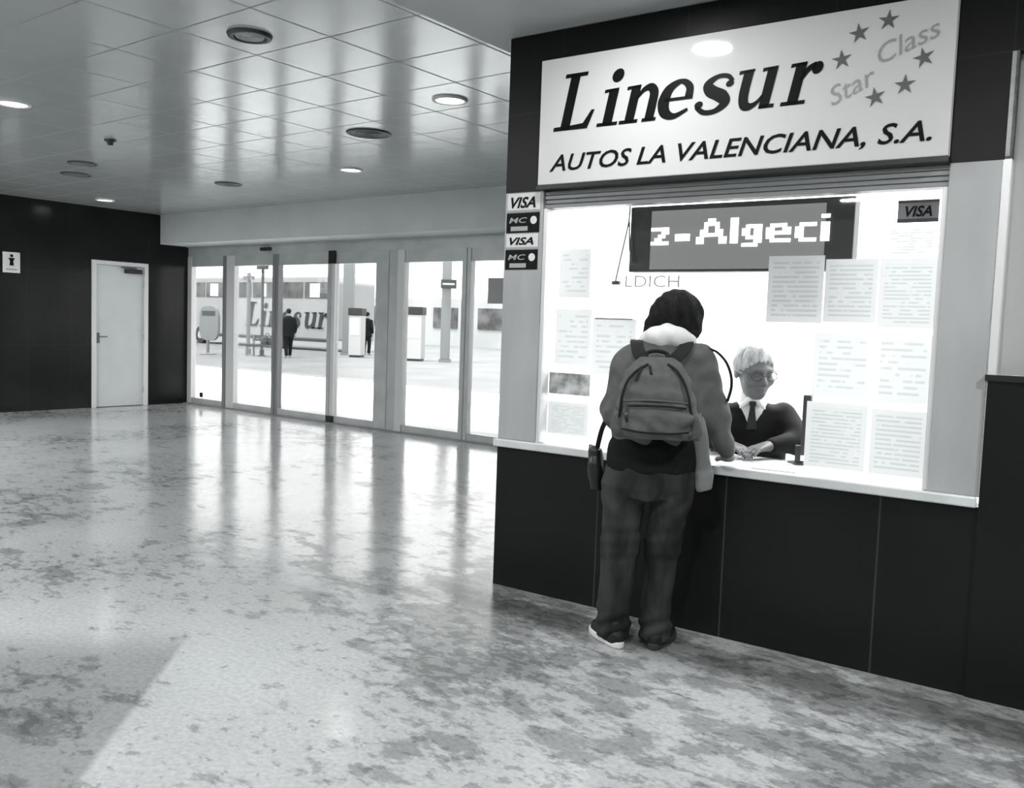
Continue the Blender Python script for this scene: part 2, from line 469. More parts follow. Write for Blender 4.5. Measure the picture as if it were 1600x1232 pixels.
# ------------------------------------------------------------------ implicit modelling (smooth bodies and cloth)
class SDF:
    def __init__(s, lo, hi, res):
        s.res = res; s.lo = np.array(lo, float)
        s.x, s.y, s.z = [np.arange(lo[i], hi[i] + res, res, dtype=np.float32) for i in range(3)]
        s.F = np.full((len(s.x), len(s.y), len(s.z)), .5, np.float32)
    def _win(s, lo, hi, m):
        sl = []
        for ax, a, b in zip((s.x, s.y, s.z), lo, hi):
            i0 = int(np.searchsorted(ax, a - m)); i1 = int(np.searchsorted(ax, b + m))
            sl.append(slice(max(i0, 0), max(i1, 0)))
        return tuple(sl)
    def add(s, fn, lo, hi, k=.01, op='u'):
        w = s._win(lo, hi, k + 3 * s.res + .02)
        X = s.x[w[0]][:, None, None]; Y = s.y[w[1]][None, :, None]; Z = s.z[w[2]][None, None, :]
        if X.size == 0 or Y.size == 0 or Z.size == 0: return s
        d = fn(X, Y, Z); f = s.F[w]
        if op == 'u':
            h = np.clip(.5 + .5 * (d - f) / k, 0, 1); s.F[w] = d * (1 - h) + f * h - k * h * (1 - h)
        else:
            h = np.clip(.5 - .5 * (d + f) / k, 0, 1); s.F[w] = f * (1 - h) - d * h + k * h * (1 - h)
        return s
    def cone(s, a, b, ra, rb, k=.02, op='u', flat=None):
        a = np.array(a, float); b = np.array(b, float); ba = b - a; L2 = max(float(ba @ ba), 1e-9)
        m = max(ra, rb)
        def fn(X, Y, Z):
            px, py, pz = X - a[0], Y - a[1], Z - a[2]
            h = np.clip((px * ba[0] + py * ba[1] + pz * ba[2]) / L2, 0, 1)
            dx, dy, dz = px - h * ba[0], py - h * ba[1], pz - h * ba[2]
            if flat is not None:
                q = dx * flat[0] + dy * flat[1] + dz * flat[2]
                ex = q * (flat[3] - 1)
                dx, dy, dz = dx + ex * flat[0], dy + ex * flat[1], dz + ex * flat[2]
            return np.sqrt(dx * dx + dy * dy + dz * dz) - (ra + (rb - ra) * h)
        return s.add(fn, np.minimum(a, b) - m, np.maximum(a, b) + m, k, op)
    def ell(s, c, r, k=.02, R=None, op='u'):
        c = np.array(c, float); r = np.array(r, float); R = np.eye(3) if R is None else np.array(R, float)
        ext = np.abs(R) @ r
        def fn(X, Y, Z):
            px, py, pz = X - c[0], Y - c[1], Z - c[2]
            q = [(px * R[0, i] + py * R[1, i] + pz * R[2, i]) / r[i] for i in range(3)]
            k0 = np.sqrt(q[0] ** 2 + q[1] ** 2 + q[2] ** 2) + 1e-6
            k1 = np.sqrt((q[0] / r[0]) ** 2 + (q[1] / r[1]) ** 2 + (q[2] / r[2]) ** 2) + 1e-6
            return k0 * (k0 - 1) / k1
        return s.add(fn, c - ext, c + ext, k, op)
    def secs(s, S, k=.02, p=2.0, op='u'):
        """upright loft: rows (z, cx, cy, rx, ry), super-elliptic with exponent p"""
        S = sorted(S); A = np.array(S, float)
        lo = (float((A[:, 1] - A[:, 3]).min()), float((A[:, 2] - A[:, 4]).min()), A[0, 0])
        hi = (float((A[:, 1] + A[:, 3]).max()), float((A[:, 2] + A[:, 4]).max()), A[-1, 0])
        def fn(X, Y, Z):
            g = lambda i: np.interp(Z, A[:, 0], A[:, i]).astype(np.float32)
            cx, cy, rx, ry = g(1), g(2), g(3), g(4)
            q = (np.abs((X - cx) / rx) ** p + np.abs((Y - cy) / ry) ** p) ** (1 / p)
            d = (q - 1) * np.minimum(rx, ry)
            e = np.maximum(Z - A[-1, 0], A[0, 0] - Z)
            return np.maximum(d, e + 0 * d)
        return s.add(fn, lo, hi, k, op)
    def cut(s, fn):
        X = s.x[:, None, None]; Y = s.y[None, :, None]; Z = s.z[None, None, :]
        s.F = np.maximum(s.F, fn(X, Y, Z).astype(np.float32) + 0 * s.F); return s
    def wrinkle(s, fn):
        X = s.x[:, None, None]; Y = s.y[None, :, None]; Z = s.z[None, None, :]
        s.F = s.F + fn(X, Y, Z); return s
    def mesh(s):
        F = s.F.copy()
        for ax in range(3):
            for e in (0, -1):
                i = [slice(None)] * 3; i[ax] = e; F[tuple(i)] = np.maximum(F[tuple(i)], .01)
        I = F < 0
        n = np.array(F.shape) - 1
        cs = [(slice(0, -1), slice(1, None))[b] for b in (0, 1)]
        cnt = np.zeros(n, np.int8)
        for a in (0, 1):
            for b in (0, 1):
                for c in (0, 1): cnt += I[cs[a], cs[b], cs[c]]
        act = (cnt > 0) & (cnt < 8)
        idx = np.full(n, -1, np.int64); ijk = np.argwhere(act); idx[act] = np.arange(len(ijk))
        acc = np.zeros((len(ijk), 3)); num = np.zeros(len(ijk))
        i, j, k = ijk.T
        for ax in range(3):
            for a in (0, 1):
                for b in (0, 1):
                    o0 = [a, b]; o0.insert(ax, 0); o1 = [a, b]; o1.insert(ax, 1)
                    f0 = F[i + o0[0], j + o0[1], k + o0[2]]; f1 = F[i + o1[0], j + o1[1], k + o1[2]]
                    cr = (f0 < 0) != (f1 < 0)
                    t = np.where(cr, f0 / np.where(cr, f0 - f1, 1), 0)
                    p = np.zeros((len(ijk), 3)); o = [ax == q for q in range(3)]
                    for q in range(3): p[:, q] = o0[q] if q != ax else t
                    acc[cr] += p[cr]; num[cr] += 1
        V = (ijk + acc / num[:, None]) * s.res + s.lo
        Q = []
        for ax in range(3):
            u, w = [(1, 2), (2, 0), (0, 1)][ax]
            sl0 = [slice(None)] * 3; sl1 = [slice(None)] * 3
            sl0[ax] = slice(0, -1); sl1[ax] = slice(1, None)
            ch = I[tuple(sl0)] != I[tuple(sl1)]
            e = np.argwhere(ch); e = e[(e[:, u] > 0) & (e[:, w] > 0) & (e[:, u] < n[u]) & (e[:, w] < n[w])]
            if len(e) == 0: continue
            ins = I[tuple(e.T)]
            def at(du, dw):
                q = e.copy(); q[:, u] += du; q[:, w] += dw
                return idx[tuple(q.T)]
            A_, B_, C_, D_ = at(-1, -1), at(0, -1), at(0, 0), at(-1, 0)
            q = np.stack([A_, B_, C_, D_], 1)
            q[~ins] = q[~ins][:, ::-1]
            Q.append(q)
        return V, np.concatenate(Q)
    def build(s, name, m, parent=None, loc=None, rz=None, relax=1):
        V, Q = s.mesh()
        for _ in range(relax):
            S = np.zeros_like(V); N = np.zeros(len(V))
            for a, b in ((0, 1), (1, 2), (2, 3), (3, 0)):
                np.add.at(S, Q[:, a], V[Q[:, b]]); np.add.at(S, Q[:, b], V[Q[:, a]])
                np.add.at(N, Q[:, a], 1); np.add.at(N, Q[:, b], 1)
            V = V * .5 + S / N[:, None] * .5
        me = bpy.data.meshes.new(name)
        me.vertices.add(len(V)); me.vertices.foreach_set('co', V.astype(np.float32).ravel())
        me.loops.add(len(Q) * 4); me.loops.foreach_set('vertex_index', Q.astype(np.int32).ravel())
        me.polygons.add(len(Q)); me.polygons.foreach_set('loop_start', np.arange(0, len(Q) * 4, 4, dtype=np.int32))
        me.update(calc_edges=True); me.validate()
        return link(name, me, m, parent, loc, rz, True)

def rotz(a): c, s = math.cos(a), math.sin(a); return np.array([[c, -s, 0], [s, c, 0], [0, 0, 1.]])
def rotx(a): c, s = math.cos(a), math.sin(a); return np.array([[1, 0, 0], [0, c, -s], [0, s, c]])
def roty(a): c, s = math.cos(a), math.sin(a); return np.array([[c, 0, s], [0, 1, 0], [-s, 0, c]])

def sdf_head(s, o, R, k=.012, sc=1.0):
    """head with a face; local: face towards +y, z up, origin at the middle of the head"""
    o = np.array(o, float)
    T = lambda p: o + R @ (np.array(p, float) * sc)
    E = lambda c, r, kk=k, op='u': s.ell(T(c), np.array(r) * sc, kk, R, op)
    E((0, -.012, .030), (.076, .096, .090)); E((0, .022, -.030), (.063, .072, .088), .03)
    E((0, .050, -.088), (.036, .036, .030), .025)
    E((0, .078, .024), (.050, .020, .012), .014)                         # brow
    for e in (-1, 1):
        E((.032 * e, .104, .002), (.019, .014, .011), .012, 's')         # eye sockets
        E((.032 * e, .080, .001), (.0135, .0135, .0125), .004)           # eyes
        E((.048 * e, .058, -.030), (.022, .022, .022), .02)              # cheeks
        E((.078 * e, -.008, -.008), (.010, .023, .033), .008)            # ears
    s.cone(T((0, .090, .008)), T((0, .113, -.030)), .009 * sc, .014 * sc, .010)
    for e in (-1, 1): E((.012 * e, .100, -.035), (.010, .010, .009), .006)
    E((0, .088, -.060), (.024, .012, .006), .006); E((0, .086, -.071), (.021, .012, .007), .006)
    E((0, .101, -.0655), (.017, .007, .0018), .004, 's')

def sdf_hand(s, o, R, side=1, curl=.5, sc=1.0, k=.007):
    """hand; local: fingers along +y, back of the hand up (+z); thumb on the side*+x edge"""
    o = np.array(o, float); T = lambda p: o + R @ (np.array(p, float) * sc)
    xs = (-.032, -.011, .011, .032); Ls = (.058, .072, .076, .068)
    for i, (x, L) in enumerate(zip(xs, Ls)):
        x *= side
        s.cone(T((x * .55, 0, 0)), T((x, .085 - abs(x) * .12, 0)), .0185 * sc, .0125 * sc, .012)
        kn = np.array((x, .085 - abs(x) * .12, 0)); a1 = curl * .8 + .05 * i; a2 = curl * 1.7 + .05 * i; a3 = curl * 2.3
        p1 = kn + np.array((x * .10, math.cos(a1) * L * .48, -math.sin(a1) * L * .48))
        p2 = p1 + np.array((0, math.cos(a2) * L * .32, -math.sin(a2) * L * .32))
        p3 = p2 + np.array((0, math.cos(a3) * L * .22, -math.sin(a3) * L * .22))
        s.cone(T(kn), T(p1), .0098 * sc, .0088 * sc, .004); s.cone(T(p1), T(p2), .0088 * sc, .0080 * sc, .004)
        s.cone(T(p2), T(p3), .0080 * sc, .0070 * sc, .004)
    a = np.array((.024 * side, .020, -.004)); b = np.array((.050 * side, .052, -.016)); c = np.array((.052 * side, .084, -.024))
    s.cone(T(a), T(b), .015 * sc, .0115 * sc, .010); s.cone(T(b), T(c), .0112 * sc, .0085 * sc, .005)

# ================================================================== THE SETTING
def struct(name, mb, m, bevel=0.0, loc=None, rz=None):
    o = mb.build(name, m, None, loc, rz, bevel)
    o['kind'] = 'structure'
    return o

XW = -13.2; YD = 8.5; ZC = 3.02
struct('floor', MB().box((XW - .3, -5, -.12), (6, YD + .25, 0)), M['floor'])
struct('ceiling', MB().box((XW - .3, -5, ZC), (-3.21, YD + .3, ZC + .15)), M['ceil'])
struct('trim_1', MB().box((-3.21, -5, 3.0), (6, YD + .3, ZC + .15)), M['soffit'])
struct('wall_left', MB().box((XW - .3, -5, 0), (XW, 6.86, ZC)).box((XW - .3, 7.76, 0), (XW, YD, ZC)).box((XW - .3, 6.86, 2.23), (XW, 7.76, ZC)).box((XW - .3, 6.86, 0), (XW - .2, 7.76, 2.23)), M['darkwall'])
struct('wall_behind', MB().box((XW - .3, -5.2, 0), (6.2, -5, 3.1)), M['backwall'])
struct('wall_right', MB().box((6, -5, 0), (6.2, YD + .25, 3.1)), M['backwall'])
struct('wall_far', MB().box((-5.9, YD, 0), (6, YD + .25, ZC)), M['backwall'])
struct('wall_bulkhead', MB().box((XW, 7.98, 2.56), (-3.0, YD + .25, ZC)), M['bulk'])
struct('trim_2', MB().box((XW, YD - .02, 2.40), (-5.9, YD + .14, 2.56)).box((XW, YD - .05, 2.545), (-5.9, YD - .02, 2.56)), M['alu'])
struct('trim_3', MB().box((XW, YD - .10, 0), (-5.9, YD - .03, .012)).box((XW, YD + .02, 0), (-5.9, YD + .12, .02)), M['aludark'])

# glazed door wall: six framed leaves
def glazed_door(name, x0, x1, left, right, lm, rm, y, open_look=False):
    d = empty(name, (x0, y, 0), 0, kind='structure')
    W = x1 - x0
    MB().box((left, -.02, 2.24), (W - right, .05, 2.40)).box((left, -.02, .012), (W - right, .05, .10)).build('rail', M['alu'], d)
    if left: MB().box((0, -.03, .012), (left, .06, 2.40)).build('stile', lm, d, bevel=.004)
    if right: MB().box((W - right, -.03, .012), (W, .06, 2.40)).build('stile', rm, d, bevel=.004)
    MB().box((left, .012, .10), (W - right, .020, 2.24)).build('glass', M['doorglass'], d)
    return d
A, AL, AD = M['alu'], M['alulight'], M['aludark']
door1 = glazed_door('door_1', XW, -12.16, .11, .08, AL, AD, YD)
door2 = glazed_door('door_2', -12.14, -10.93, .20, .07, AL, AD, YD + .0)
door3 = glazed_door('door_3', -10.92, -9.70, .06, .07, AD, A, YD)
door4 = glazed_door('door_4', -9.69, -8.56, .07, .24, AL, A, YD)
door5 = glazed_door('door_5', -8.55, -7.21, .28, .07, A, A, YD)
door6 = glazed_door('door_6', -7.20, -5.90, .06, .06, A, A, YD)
MB().box((.16, -.035, .012), (.28, -.03, 2.40)).build('edge_strip', AL, door5)
MB().box((.33, -.012, .12), (.40, .012, .20)).build('lock', M['black'], door1, bevel=.008)
MB().box((-.04, -.06, 2.24), (.09, -.031, 2.42)).build('track_stop', M['black'], door4, bevel=.004)
MB().box((-.04, -.06, .012), (.09, -.031, .10)).build('track_stop', M['dark'], door4, bevel=.004)

# plain white door in the dark wall
d7 = empty('door_7', (XW, 6.86, 0), 0, kind='structure')
MB().box((-.06, 0, 0), (.035, .06, 2.23)).box((-.06, .84, 0), (.035, .90, 2.23)).box((-.06, .06, 2.17), (.035, .84, 2.23)).build('frame', M['doorframe'], d7, bevel=.004)
leaf = MB().box((-.05, .065, .008), (-.005, .835, 2.165)).build('leaf', M['doorwhite'], d7, bevel=.003)
h = MB()
h.box((-.005, .085, .98), (.004, .125, 1.14)); h.tube([(.0, .105, 1.08), (.05, .105, 1.08), (.055, .12, 1.08), (.055, .22, 1.08)], .010)
h.build('handle', M['midgrey'], leaf)
for z in (.25, 1.08, 1.9):
    MB().tube([(.004, .838, z - .05), (.004, .838, z + .05)], .009).build('hinge', M['alu'], leaf)
cl = MB().box((-.005, .52, 2.06), (.05, .79, 2.13)).build('door_closer', M['dark'], leaf, bevel=.006)
MB().box((.03, .45, 2.135), (.045, .70, 2.15)).build('closer_arm', M['dark'], cl)

# ================================================================== CEILING FITTINGS
def lens_light(loc, power, size=.2):
    L = bpy.data.lights.new('downlight_beam', 'AREA'); L.shape = 'DISK'; L.size = size; L.energy = power
    L.color = (1.0, 1.0, 1.0)
    o = bpy.data.objects.new('downlight_beam', L); C.objects.link(o); o.location = loc
    return o

def downlight(x, y, z, label, r=.115, power=1.3):
    t = empty('downlight', (x, y, z), 0, label, 'ceiling light', 'recessed round downlights')
    MB().lathe([(r * .86, -.004), (r * .9, -.014), (r * 1.08, -.012), (r * 1.1, 0)]).build('trim_ring', M['white'], t, smooth=True)
    n = 36
    mb = MB(); mb.add([(r * .87 * math.cos(2 * PI * i / n), r * .87 * math.sin(2 * PI * i / n), -.006) for i in range(n)], [tuple(range(n - 1, -1, -1))])
    mb.build('lens', M['lamp'], t)
    lens_light((x, y, z - .03), power)
    return t
downlight(-7.31, 3.19, ZC, 'lit round downlight at the left edge of the panelled ceiling')
downlight(-4.27, 4.78, ZC, 'lit round downlight nearest the ticket booth corner')
downlight(-7.10, 6.44, ZC, 'lit round downlight in front of the bulkhead over the glass doors')
downlight(-12.27, 6.57, ZC, 'lit round downlight above the plain white side door')
hidden_n = 0  # all but the first are unseen lamps added to light the hall
for (x, y) in ((-2.112, 3.262), (.9, 3.1), (-1.0, 1.0), (-4.6, 1.2), (-8.2, .4), (-11.2, 3.2), (-2.6, -2.2), (-6.2, -2.2), (2.5, -.5), (-9.5, 1.8), (-12.2, .8), (-10.6, -1.6)):
    z = 3.0 if x > -3.21 else ZC
    lens_light((x, y, z - .03), 11 if hidden_n == 0 else (85 if x < -8 else 55))
    t = MB().lathe([(.10, -.004), (.104, -.014), (.124, -.012), (.127, 0)], (0, 0, 0)).build('downlight', M['white'], None, (x, y, z), smooth=True)
    tag(t, 'round downlight out of frame %s' % ['above the booth sign', 'above the next booth, added as fill', 'above the camera, added as fill', 'over the middle of the hall, added as fill', 'over the left wall, added as fill', 'over the far left wall, added as fill', 'behind the camera, added as fill', 'at the rear of the hall, added as fill', 'at the rear right, added as fill', 'between the middle and the dark wall, added as fill', 'close to the dark wall, added as fill', 'at the rear left, added as fill'][hidden_n], 'ceiling light', 'recessed round downlights')
    n = 36
    mb = MB(); mb.add([(.1 * math.cos(2 * PI * i / n), .1 * math.sin(2 * PI * i / n), -.006) for i in range(n)], [tuple(range(n - 1, -1, -1))])
    mb.build('lens', M['lamp'], t)
    hidden_n += 1

# round air outlet with a dark ring
t = empty('air_vent', (-4.31, 3.14, ZC), 0, 'round grey ceiling vent with dark outer ring, largest in view', 'ceiling vent')
MB().lathe([(.085, -.004), (.09, -.018), (.118, -.016), (.125, 0)]).build('ring', M['dark'], t, smooth=True)
g = MB()
for k in range(5):
    r = .015 + .015 * k
    g.lathe([(r - .006, -.008), (r, -.016), (r + .005, -.010)], n=32)
g.lathe([(.0, -.005), (.088, -.005)])
g.build('grille', M['lightgrey'], t, smooth=True)
def slot_vent(x, y, r, label, m):
    t = empty('air_vent', (x, y, ZC), 0, label, 'ceiling vent')
    MB().lathe([(r * .8, -.003), (r * .84, -.012), (r * .97, -.010), (r, 0)], n=32).build('ring', m, t, smooth=True)
    g = MB()
    for k in range(4):
        q = r * (.12 + .19 * k); g.lathe([(q, -.004), (q + r * .07, -.012), (q + r * .1, -.004)], n=28)
    g.lathe([(0, -.002), (r * .82, -.002)], n=28)
    g.build('grille', M['midgrey'], t, smooth=True)
slot_vent(-5.61, 5.28, .19, 'round dark ceiling vent between the two downlights beside the booth', M['dark'])
slot_vent(-9.24, 6.46, .16, 'small dark ceiling vent close to the bulkhead', M['dark'])
slot_vent(-9.51, 4.85, .15, 'dark ceiling vent just beyond the little smoke detector', M['dark'])
slot_vent(-10.34, 5.2, .17, 'dark ceiling vent farthest from the booth, near the dark wall', M['dark'])
t = empty('smoke_detector', (-7.99, 4.33, ZC), 0, 'tiny dark smoke detector on the panelled ceiling', 'smoke detector')
MB().lathe([(.0, -.05), (.025, -.048), (.03, -.02), (.05, -.015), (.055, 0)], n=24).build('detector_head', M['dark'], t, smooth=True)

t = empty('motion_sensor', (-11.15, YD - .02, 2.475), 0, 'small dark motion sensor on the header above the glass doors', 'sensor')
MB().box((-.12, -.05, -.02), (.12, 0, .03)).build('housing', M['dark'], t, bevel=.012)
MB().tube([(.0, -.05, .0), (.0, -.062, -.004)], .018, 12).build('sensor_eye', M['black'], t)

# toilet sign on the dark wall
t = empty('wall_sign', (XW, 5.72, 1.955), PI / 2, 'white rectangular pictogram sign on the dark left wall', 'sign')
MB().box((-.115, -.012, 0), (.115, 0, .285)).build('sign_plate', M['white'], t, bevel=.004)
pg = MB(); pg.circle(0, .235, .022, -.0135)
pg.poly([(-.045, .205), (.045, .205), (.022, .16), (.030, .10), (-.030, .10), (-.022, .16)], -.0135)
pg.build('pictogram', M['ink'], t)
MB().poly([(-.075, .035), (.075, .035), (.075, .055), (-.075, .055)], -.0135).build('caption_bar', M['faintink'], t)

# ================================================================== TICKET BOOTH
booth = empty('ticket_booth', tuple(KO), PHI, 'dark panelled ticket booth with a brightly lit service window', 'ticket booth')
D = 4.3
MB().box((0, 0, 0), (3.4, .10, .785)).build('plinth', M['plinth'], booth)
MB().box((2.405, -.012, 0), (3.4, 0, 1.30)).build('side_plinth', M['plinth'], booth)
MB().box((2.395, -.02, 1.30), (3.4, .05, 1.325)).build('plinth_cap', M['black'], booth)
MB().box((0, 0, 2.175), (2.43, .10, 2.995)).box((2.43, 0, 2.59), (3.4, .10, 2.995)).build('fascia', M['fascia'], booth)
MB().box((0.0, 0, .826), (.245, .10, 2.175)).build('pilaster', M['pilaster'], booth, bevel=.004)
MB().box((2.208, 0, .826), (2.405, .10, 2.175)).build('pilaster', M['pilaster'], booth, bevel=.004)
MB().box((2.405, .0, 1.325), (2.43, .10, 2.59)).box((2.395, .0, .83), (2.405, .02, 2.172)).build('edge_trim', M['alulight'], booth)
MB().box((2.43, .06, 1.325), (3.4, .10, 2.59)).build('side_panel', M['lightgrey'], booth)
MB().box((0, .10, 0), (.08, D, 2.995)).build('outer_wall', M['plinth'], booth)
MB().box((3.3, .10, 0), (3.4, D, 2.995)).build('outer_wall', M['plinth'], booth)
iw = MB()
iw.box((.08, .10, .0), (.10, 2.5, 2.7)).box((2.75, .10, 0), (2.77, 2.5, 2.7)).box((.08, 2.5, 0), (2.77, 2.52, 2.7)).box((.08, .10, 2.7), (2.77, 2.52, 2.72))
iw.build('inner_wall', M['inner'], booth)
MB().box((.245, .0, .785), (2.208, .46, .826)).box((-.012, -.03, .785), (2.398, .0, .828)).build('counter_ledge', M['laminate'], booth, bevel=.006)
sh = MB()
for k in range(4):
    sh.box((.245, .012 + .004 * (k % 2), 2.083 + .023 * k), (2.208, .09, 2.083 + .023 * (k + 1) - .003))
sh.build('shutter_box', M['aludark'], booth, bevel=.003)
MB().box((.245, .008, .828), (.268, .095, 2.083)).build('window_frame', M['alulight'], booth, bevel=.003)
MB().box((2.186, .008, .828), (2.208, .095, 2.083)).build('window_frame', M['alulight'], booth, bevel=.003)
MB().box((.268, .075, .850), (2.186, .081, 2.083)).build('window_glass', M['glass'], booth)
MB().box((.35, .9, 2.66), (2.5, 2.1, 2.698)).build('ceiling_light', M['panel_light'], booth)
L = bpy.data.lights.new('booth_lamp', 'AREA'); L.shape = 'RECTANGLE'; L.size = 1.9; L.size_y = 1.1; L.energy = 130
lo = bpy.data.objects.new('booth_lamp', L); C.objects.link(lo); lo.parent = booth; lo.location = (1.42, 1.4, 2.63)

# ---- company sign
SG = empty('company_sign', tuple(K(.235, -.002, 2.197)), PHI, 'large white company sign with slanted black lettering above the booth window', 'sign')
MB().box((0, -.045, 0), (1.972, 0, .64)).build('sign_panel', M['sign'], SG, bevel=.004)
MB().box((-.004, -.05, -.022), (1.976, 0, -.004)).build('lower_edge', M['black'], SG)
ws = serif_word(.282, [b - .235 for b in (.322, .580, .706, .890, 1.082, 1.276, 1.512)], 0, .22, dict(e=1.14, s=1.22, u=.90, n=.94, r=.88, L=.94))
for q_ in ws: q_.build('letter', M['ink'], SG, (0, -.0475, .268))
lw = text_mesh('AUTOS LA VALENCIANA, S.A.', M['ink'], 'lower_lettering', SG, (.072, -.0475, .066), width=1.835, height=.086, shear=.27, bold=.014)
split_words(lw, 4, .27)
def star(cx, cz, r, tilt):
    pts = []
    for i in range(10):
        q = r if i % 2 == 0 else r * .36
        a = PI / 2 + tilt + i * PI / 5
        pts.append((cx + q * math.cos(a), cz + q * math.sin(a)))
    return pts
for (u, w, tl) in ((1.832, 2.732, .15), (1.947, 2.767, -.05), (1.767, 2.632, .1), (2.092, 2.596, .25), (2.027, 2.496, .0), (1.913, 2.459, .2)):
    MB().poly(star(u - .235, w - 2.197, .044, tl), -.0475).build('star', M['greyink'], SG)
text_mesh('Star', M['faintink'], 'script_lettering', SG, (1.738 - .235, -.0475, 2.440 - 2.197), width=.20, height=.085, shear=.3, rot=.42)
text_mesh('Class', M['faintink'], 'script_lettering', SG, (1.925 - .235, -.0475, 2.590 - 2.197), width=.25, height=.085, shear=.3, rot=.36)

# ---- payment stickers
def sticker(kind, u, w0, w1, width, label, group=None):
    hgt = w1 - w0
    t = empty('payment_sticker', tuple(K(u, -.001, w0)), PHI, label, 'sticker', group)
    if kind == 'light':
        MB().box((0, -.002, 0), (width, 0, hgt)).build('backing', M['white'], t)
        MB().poly([(.0, .0), (width, 0), (width, .012), (0, .012)], -.0032).build('lower_band', M['lightgrey'], t)
        text_mesh('VISA', M['ink'], 'lettering', t, (.022, -.0034, .024), width=width - .05, height=hgt - .042, shear=.3, bold=.03)
    elif kind == 'dark':
        MB().box((0, -.002, 0), (width, 0, hgt)).build('backing', M['ink'], t)
        MB().poly([(.03, .010), (width * .66, .010), (width * .66, .034), (.03, .034)], -.0032).build('lower_band', M['lightgrey'], t)
        text_mesh('MC', M['lightgrey'], 'lettering', t, (.018, -.0034, hgt * .5), width=width * .55, height=hgt * .28, shear=.2, bold=.01)
        MB().circle(width * .83, hgt * .62, hgt * .20, -.0034).build('emblem', M['white'], t)
    else:
        MB().box((0, -.002, 0), (width, 0, hgt)).build('backing', M['midgrey'], t)
        MB().poly([(0, 0), (width, 0), (width, .016), (0, .016)], -.0032).poly([(0, hgt - .012), (width, hgt - .012), (width, hgt), (0, hgt)], -.0032).build('bands', M['dark'], t)
        text_mesh('VISA', M['ink'], 'lettering', t, (.03, -.0034, .026), width=width - .055, height=hgt - .05, shear=.25, bold=.03)
    return t
sticker('light', .016, 2.068, 2.168, .212, 'white card payment sticker topmost of the four on the steel pilaster')
sticker('dark', .012, 1.958, 2.064, .214, 'black card payment sticker second from top on the steel pilaster')
sticker('light', .014, 1.870, 1.952, .208, 'white card payment sticker third from top, between the two black ones')
sticker('dark', .012, 1.760, 1.866, .210, 'black card payment sticker lowest of the four on the steel pilaster')
t = sticker('grey', 2.025, 1.949, 2.043, .162, 'dark grey card sticker in the top corner of the booth window')
t.location = K(2.006, .074, 1.949)

# ---- printed sheets on the glass
PM = [paper_mat('timetable_sheet', .55, .44, 18, 6, .75), paper_mat('notice_sheet', .60, .49, 11, 4, .6), paper_mat('fare_table_sheet', .54, .43, 14, 6, .85)]
def sheet(u0, w1, u1, w0, m, label, name='notice', group='printed sheets on the booth window'):
    me = bpy.data.meshes.new(name)
    W, H = u1 - u0, w1 - w0
    bow = lambda i: .0015 * math.sin(PI * i / 4)
    vs = []; fs = []
    for j in range(2):
        for i in range(5): vs.append((W * i / 4, bow(i), H * j))
    for i in range(4): fs.append((i, i + 1, i + 6, i + 5))
    me.from_pydata(vs, [], fs)
    uv = me.uv_layers.new(name='UVMap')
    for lp in me.loops:
        c = me.vertices[lp.vertex_index].co
        uv.data[lp.index].uv = (c.x / W, c.z / H)
    me.update()
    o = link(name, me, m, None, tuple(K(u0 - .018, .0835, w0)), PHI)
    return tag(o, label, 'notice', group)
sheet(1.473, 1.818, 1.728, 1.514, PM[2], 'grey printed table sheet just below the display, left one of its pair')
sheet(1.734, 1.800, 1.958, 1.521, PM[2], 'grey printed table sheet below the display, right one of its pair')
sheet(1.981, 1.936, 2.188, 1.806, PM[1], 'short white notice directly under the dark card sticker')
sheet(1.966, 1.800, 2.196, 1.503, PM[0], 'tall printed timetable at the right window edge, upper of three stacked')
sheet(1.971, 1.474, 2.196, 1.178, PM[1], 'printed list at the right window edge, middle of three stacked')
sheet(1.705, 1.471, 1.955, 1.192, PM[1], 'pale printed sheet hanging over the upright dark monitor')
sheet(1.687, 1.159, 1.952, .862, PM[0], 'printed sheet whose lower edge touches the ledge beside the monitor')
sheet(1.970, 1.148, 2.196, .862, PM[2], 'printed table sheet in the lower right window corner')
sheet(.330, 1.874, .522, 1.615, PM[1], 'faint white notice high up beside the steel pilaster')
sheet(.320, 1.555, .539, 1.259, PM[1], 'faint white notice above the grey picture card')
o = sheet(.290, 1.211, .547, 1.095, None, 'grey landscape picture card low beside the steel pilaster', 'picture_card')
o.data.materials.append(mat('picture_print', .6, .6, .3, noise=(14, .5)))
sheet(.290, 1.054, .542, .878, PM[0], 'printed sheet in the lower left window corner under the picture card')
sheet(.550, 1.51, .803, 1.215, PM[1], 'white notice with dark top edge behind the traveller, left of the head')
MB().box((.560 - .55, -.0012, .290), (.78 - .55, -.0002, .297)).build('top_strip', M['midgrey'], bpy.data.objects[C.objects[-1].name])

# ---- LED display hanging inside
led = empty('led_display', tuple(K(.612, .30, 1.765)), PHI, 'long black LED display with glowing scrolling letters inside the booth', 'display')
MB().box((0, 0, 0), (1.16, .09, .345)).build('housing', M['dark'], led, bevel=.006)
MB().poly([(.125, .012), (1.03, .012), (1.03, .318), (.125, .318)], -.002).build('screen', M['screen'], led)
MB().box((.012, .01, .352), (1.15, .06, .392)).build('tube_light', M['tube'], led, bevel=.01)
for x in (.05, 1.1): MB().tube([(x, .045, .34), (x, .045, .92)], .006).build('hanger', M['alu'], led)
FONT = {
 'z': ["#####", "...##", "..##.", ".##..", "#####"],
 '-': ["....", "....", "####", "####", "...."],
 'A': ["...##...", "..####..", "..#..#..", ".##..##.", ".######.", "##....##", "##....##"],
 'l': ["##", "##", "##", "##", "##", "##", "##"],
 'g': [".####", "##.##", "##.##", ".####", "...##", "####."],
 'e': [".####.", "##..##", "######", "##....", ".#####"],
 'c': [".####", "##...", "##...", "##...", ".####"],
 'i': ["##", "..", "##", "##", "##", "##", "##"],
}
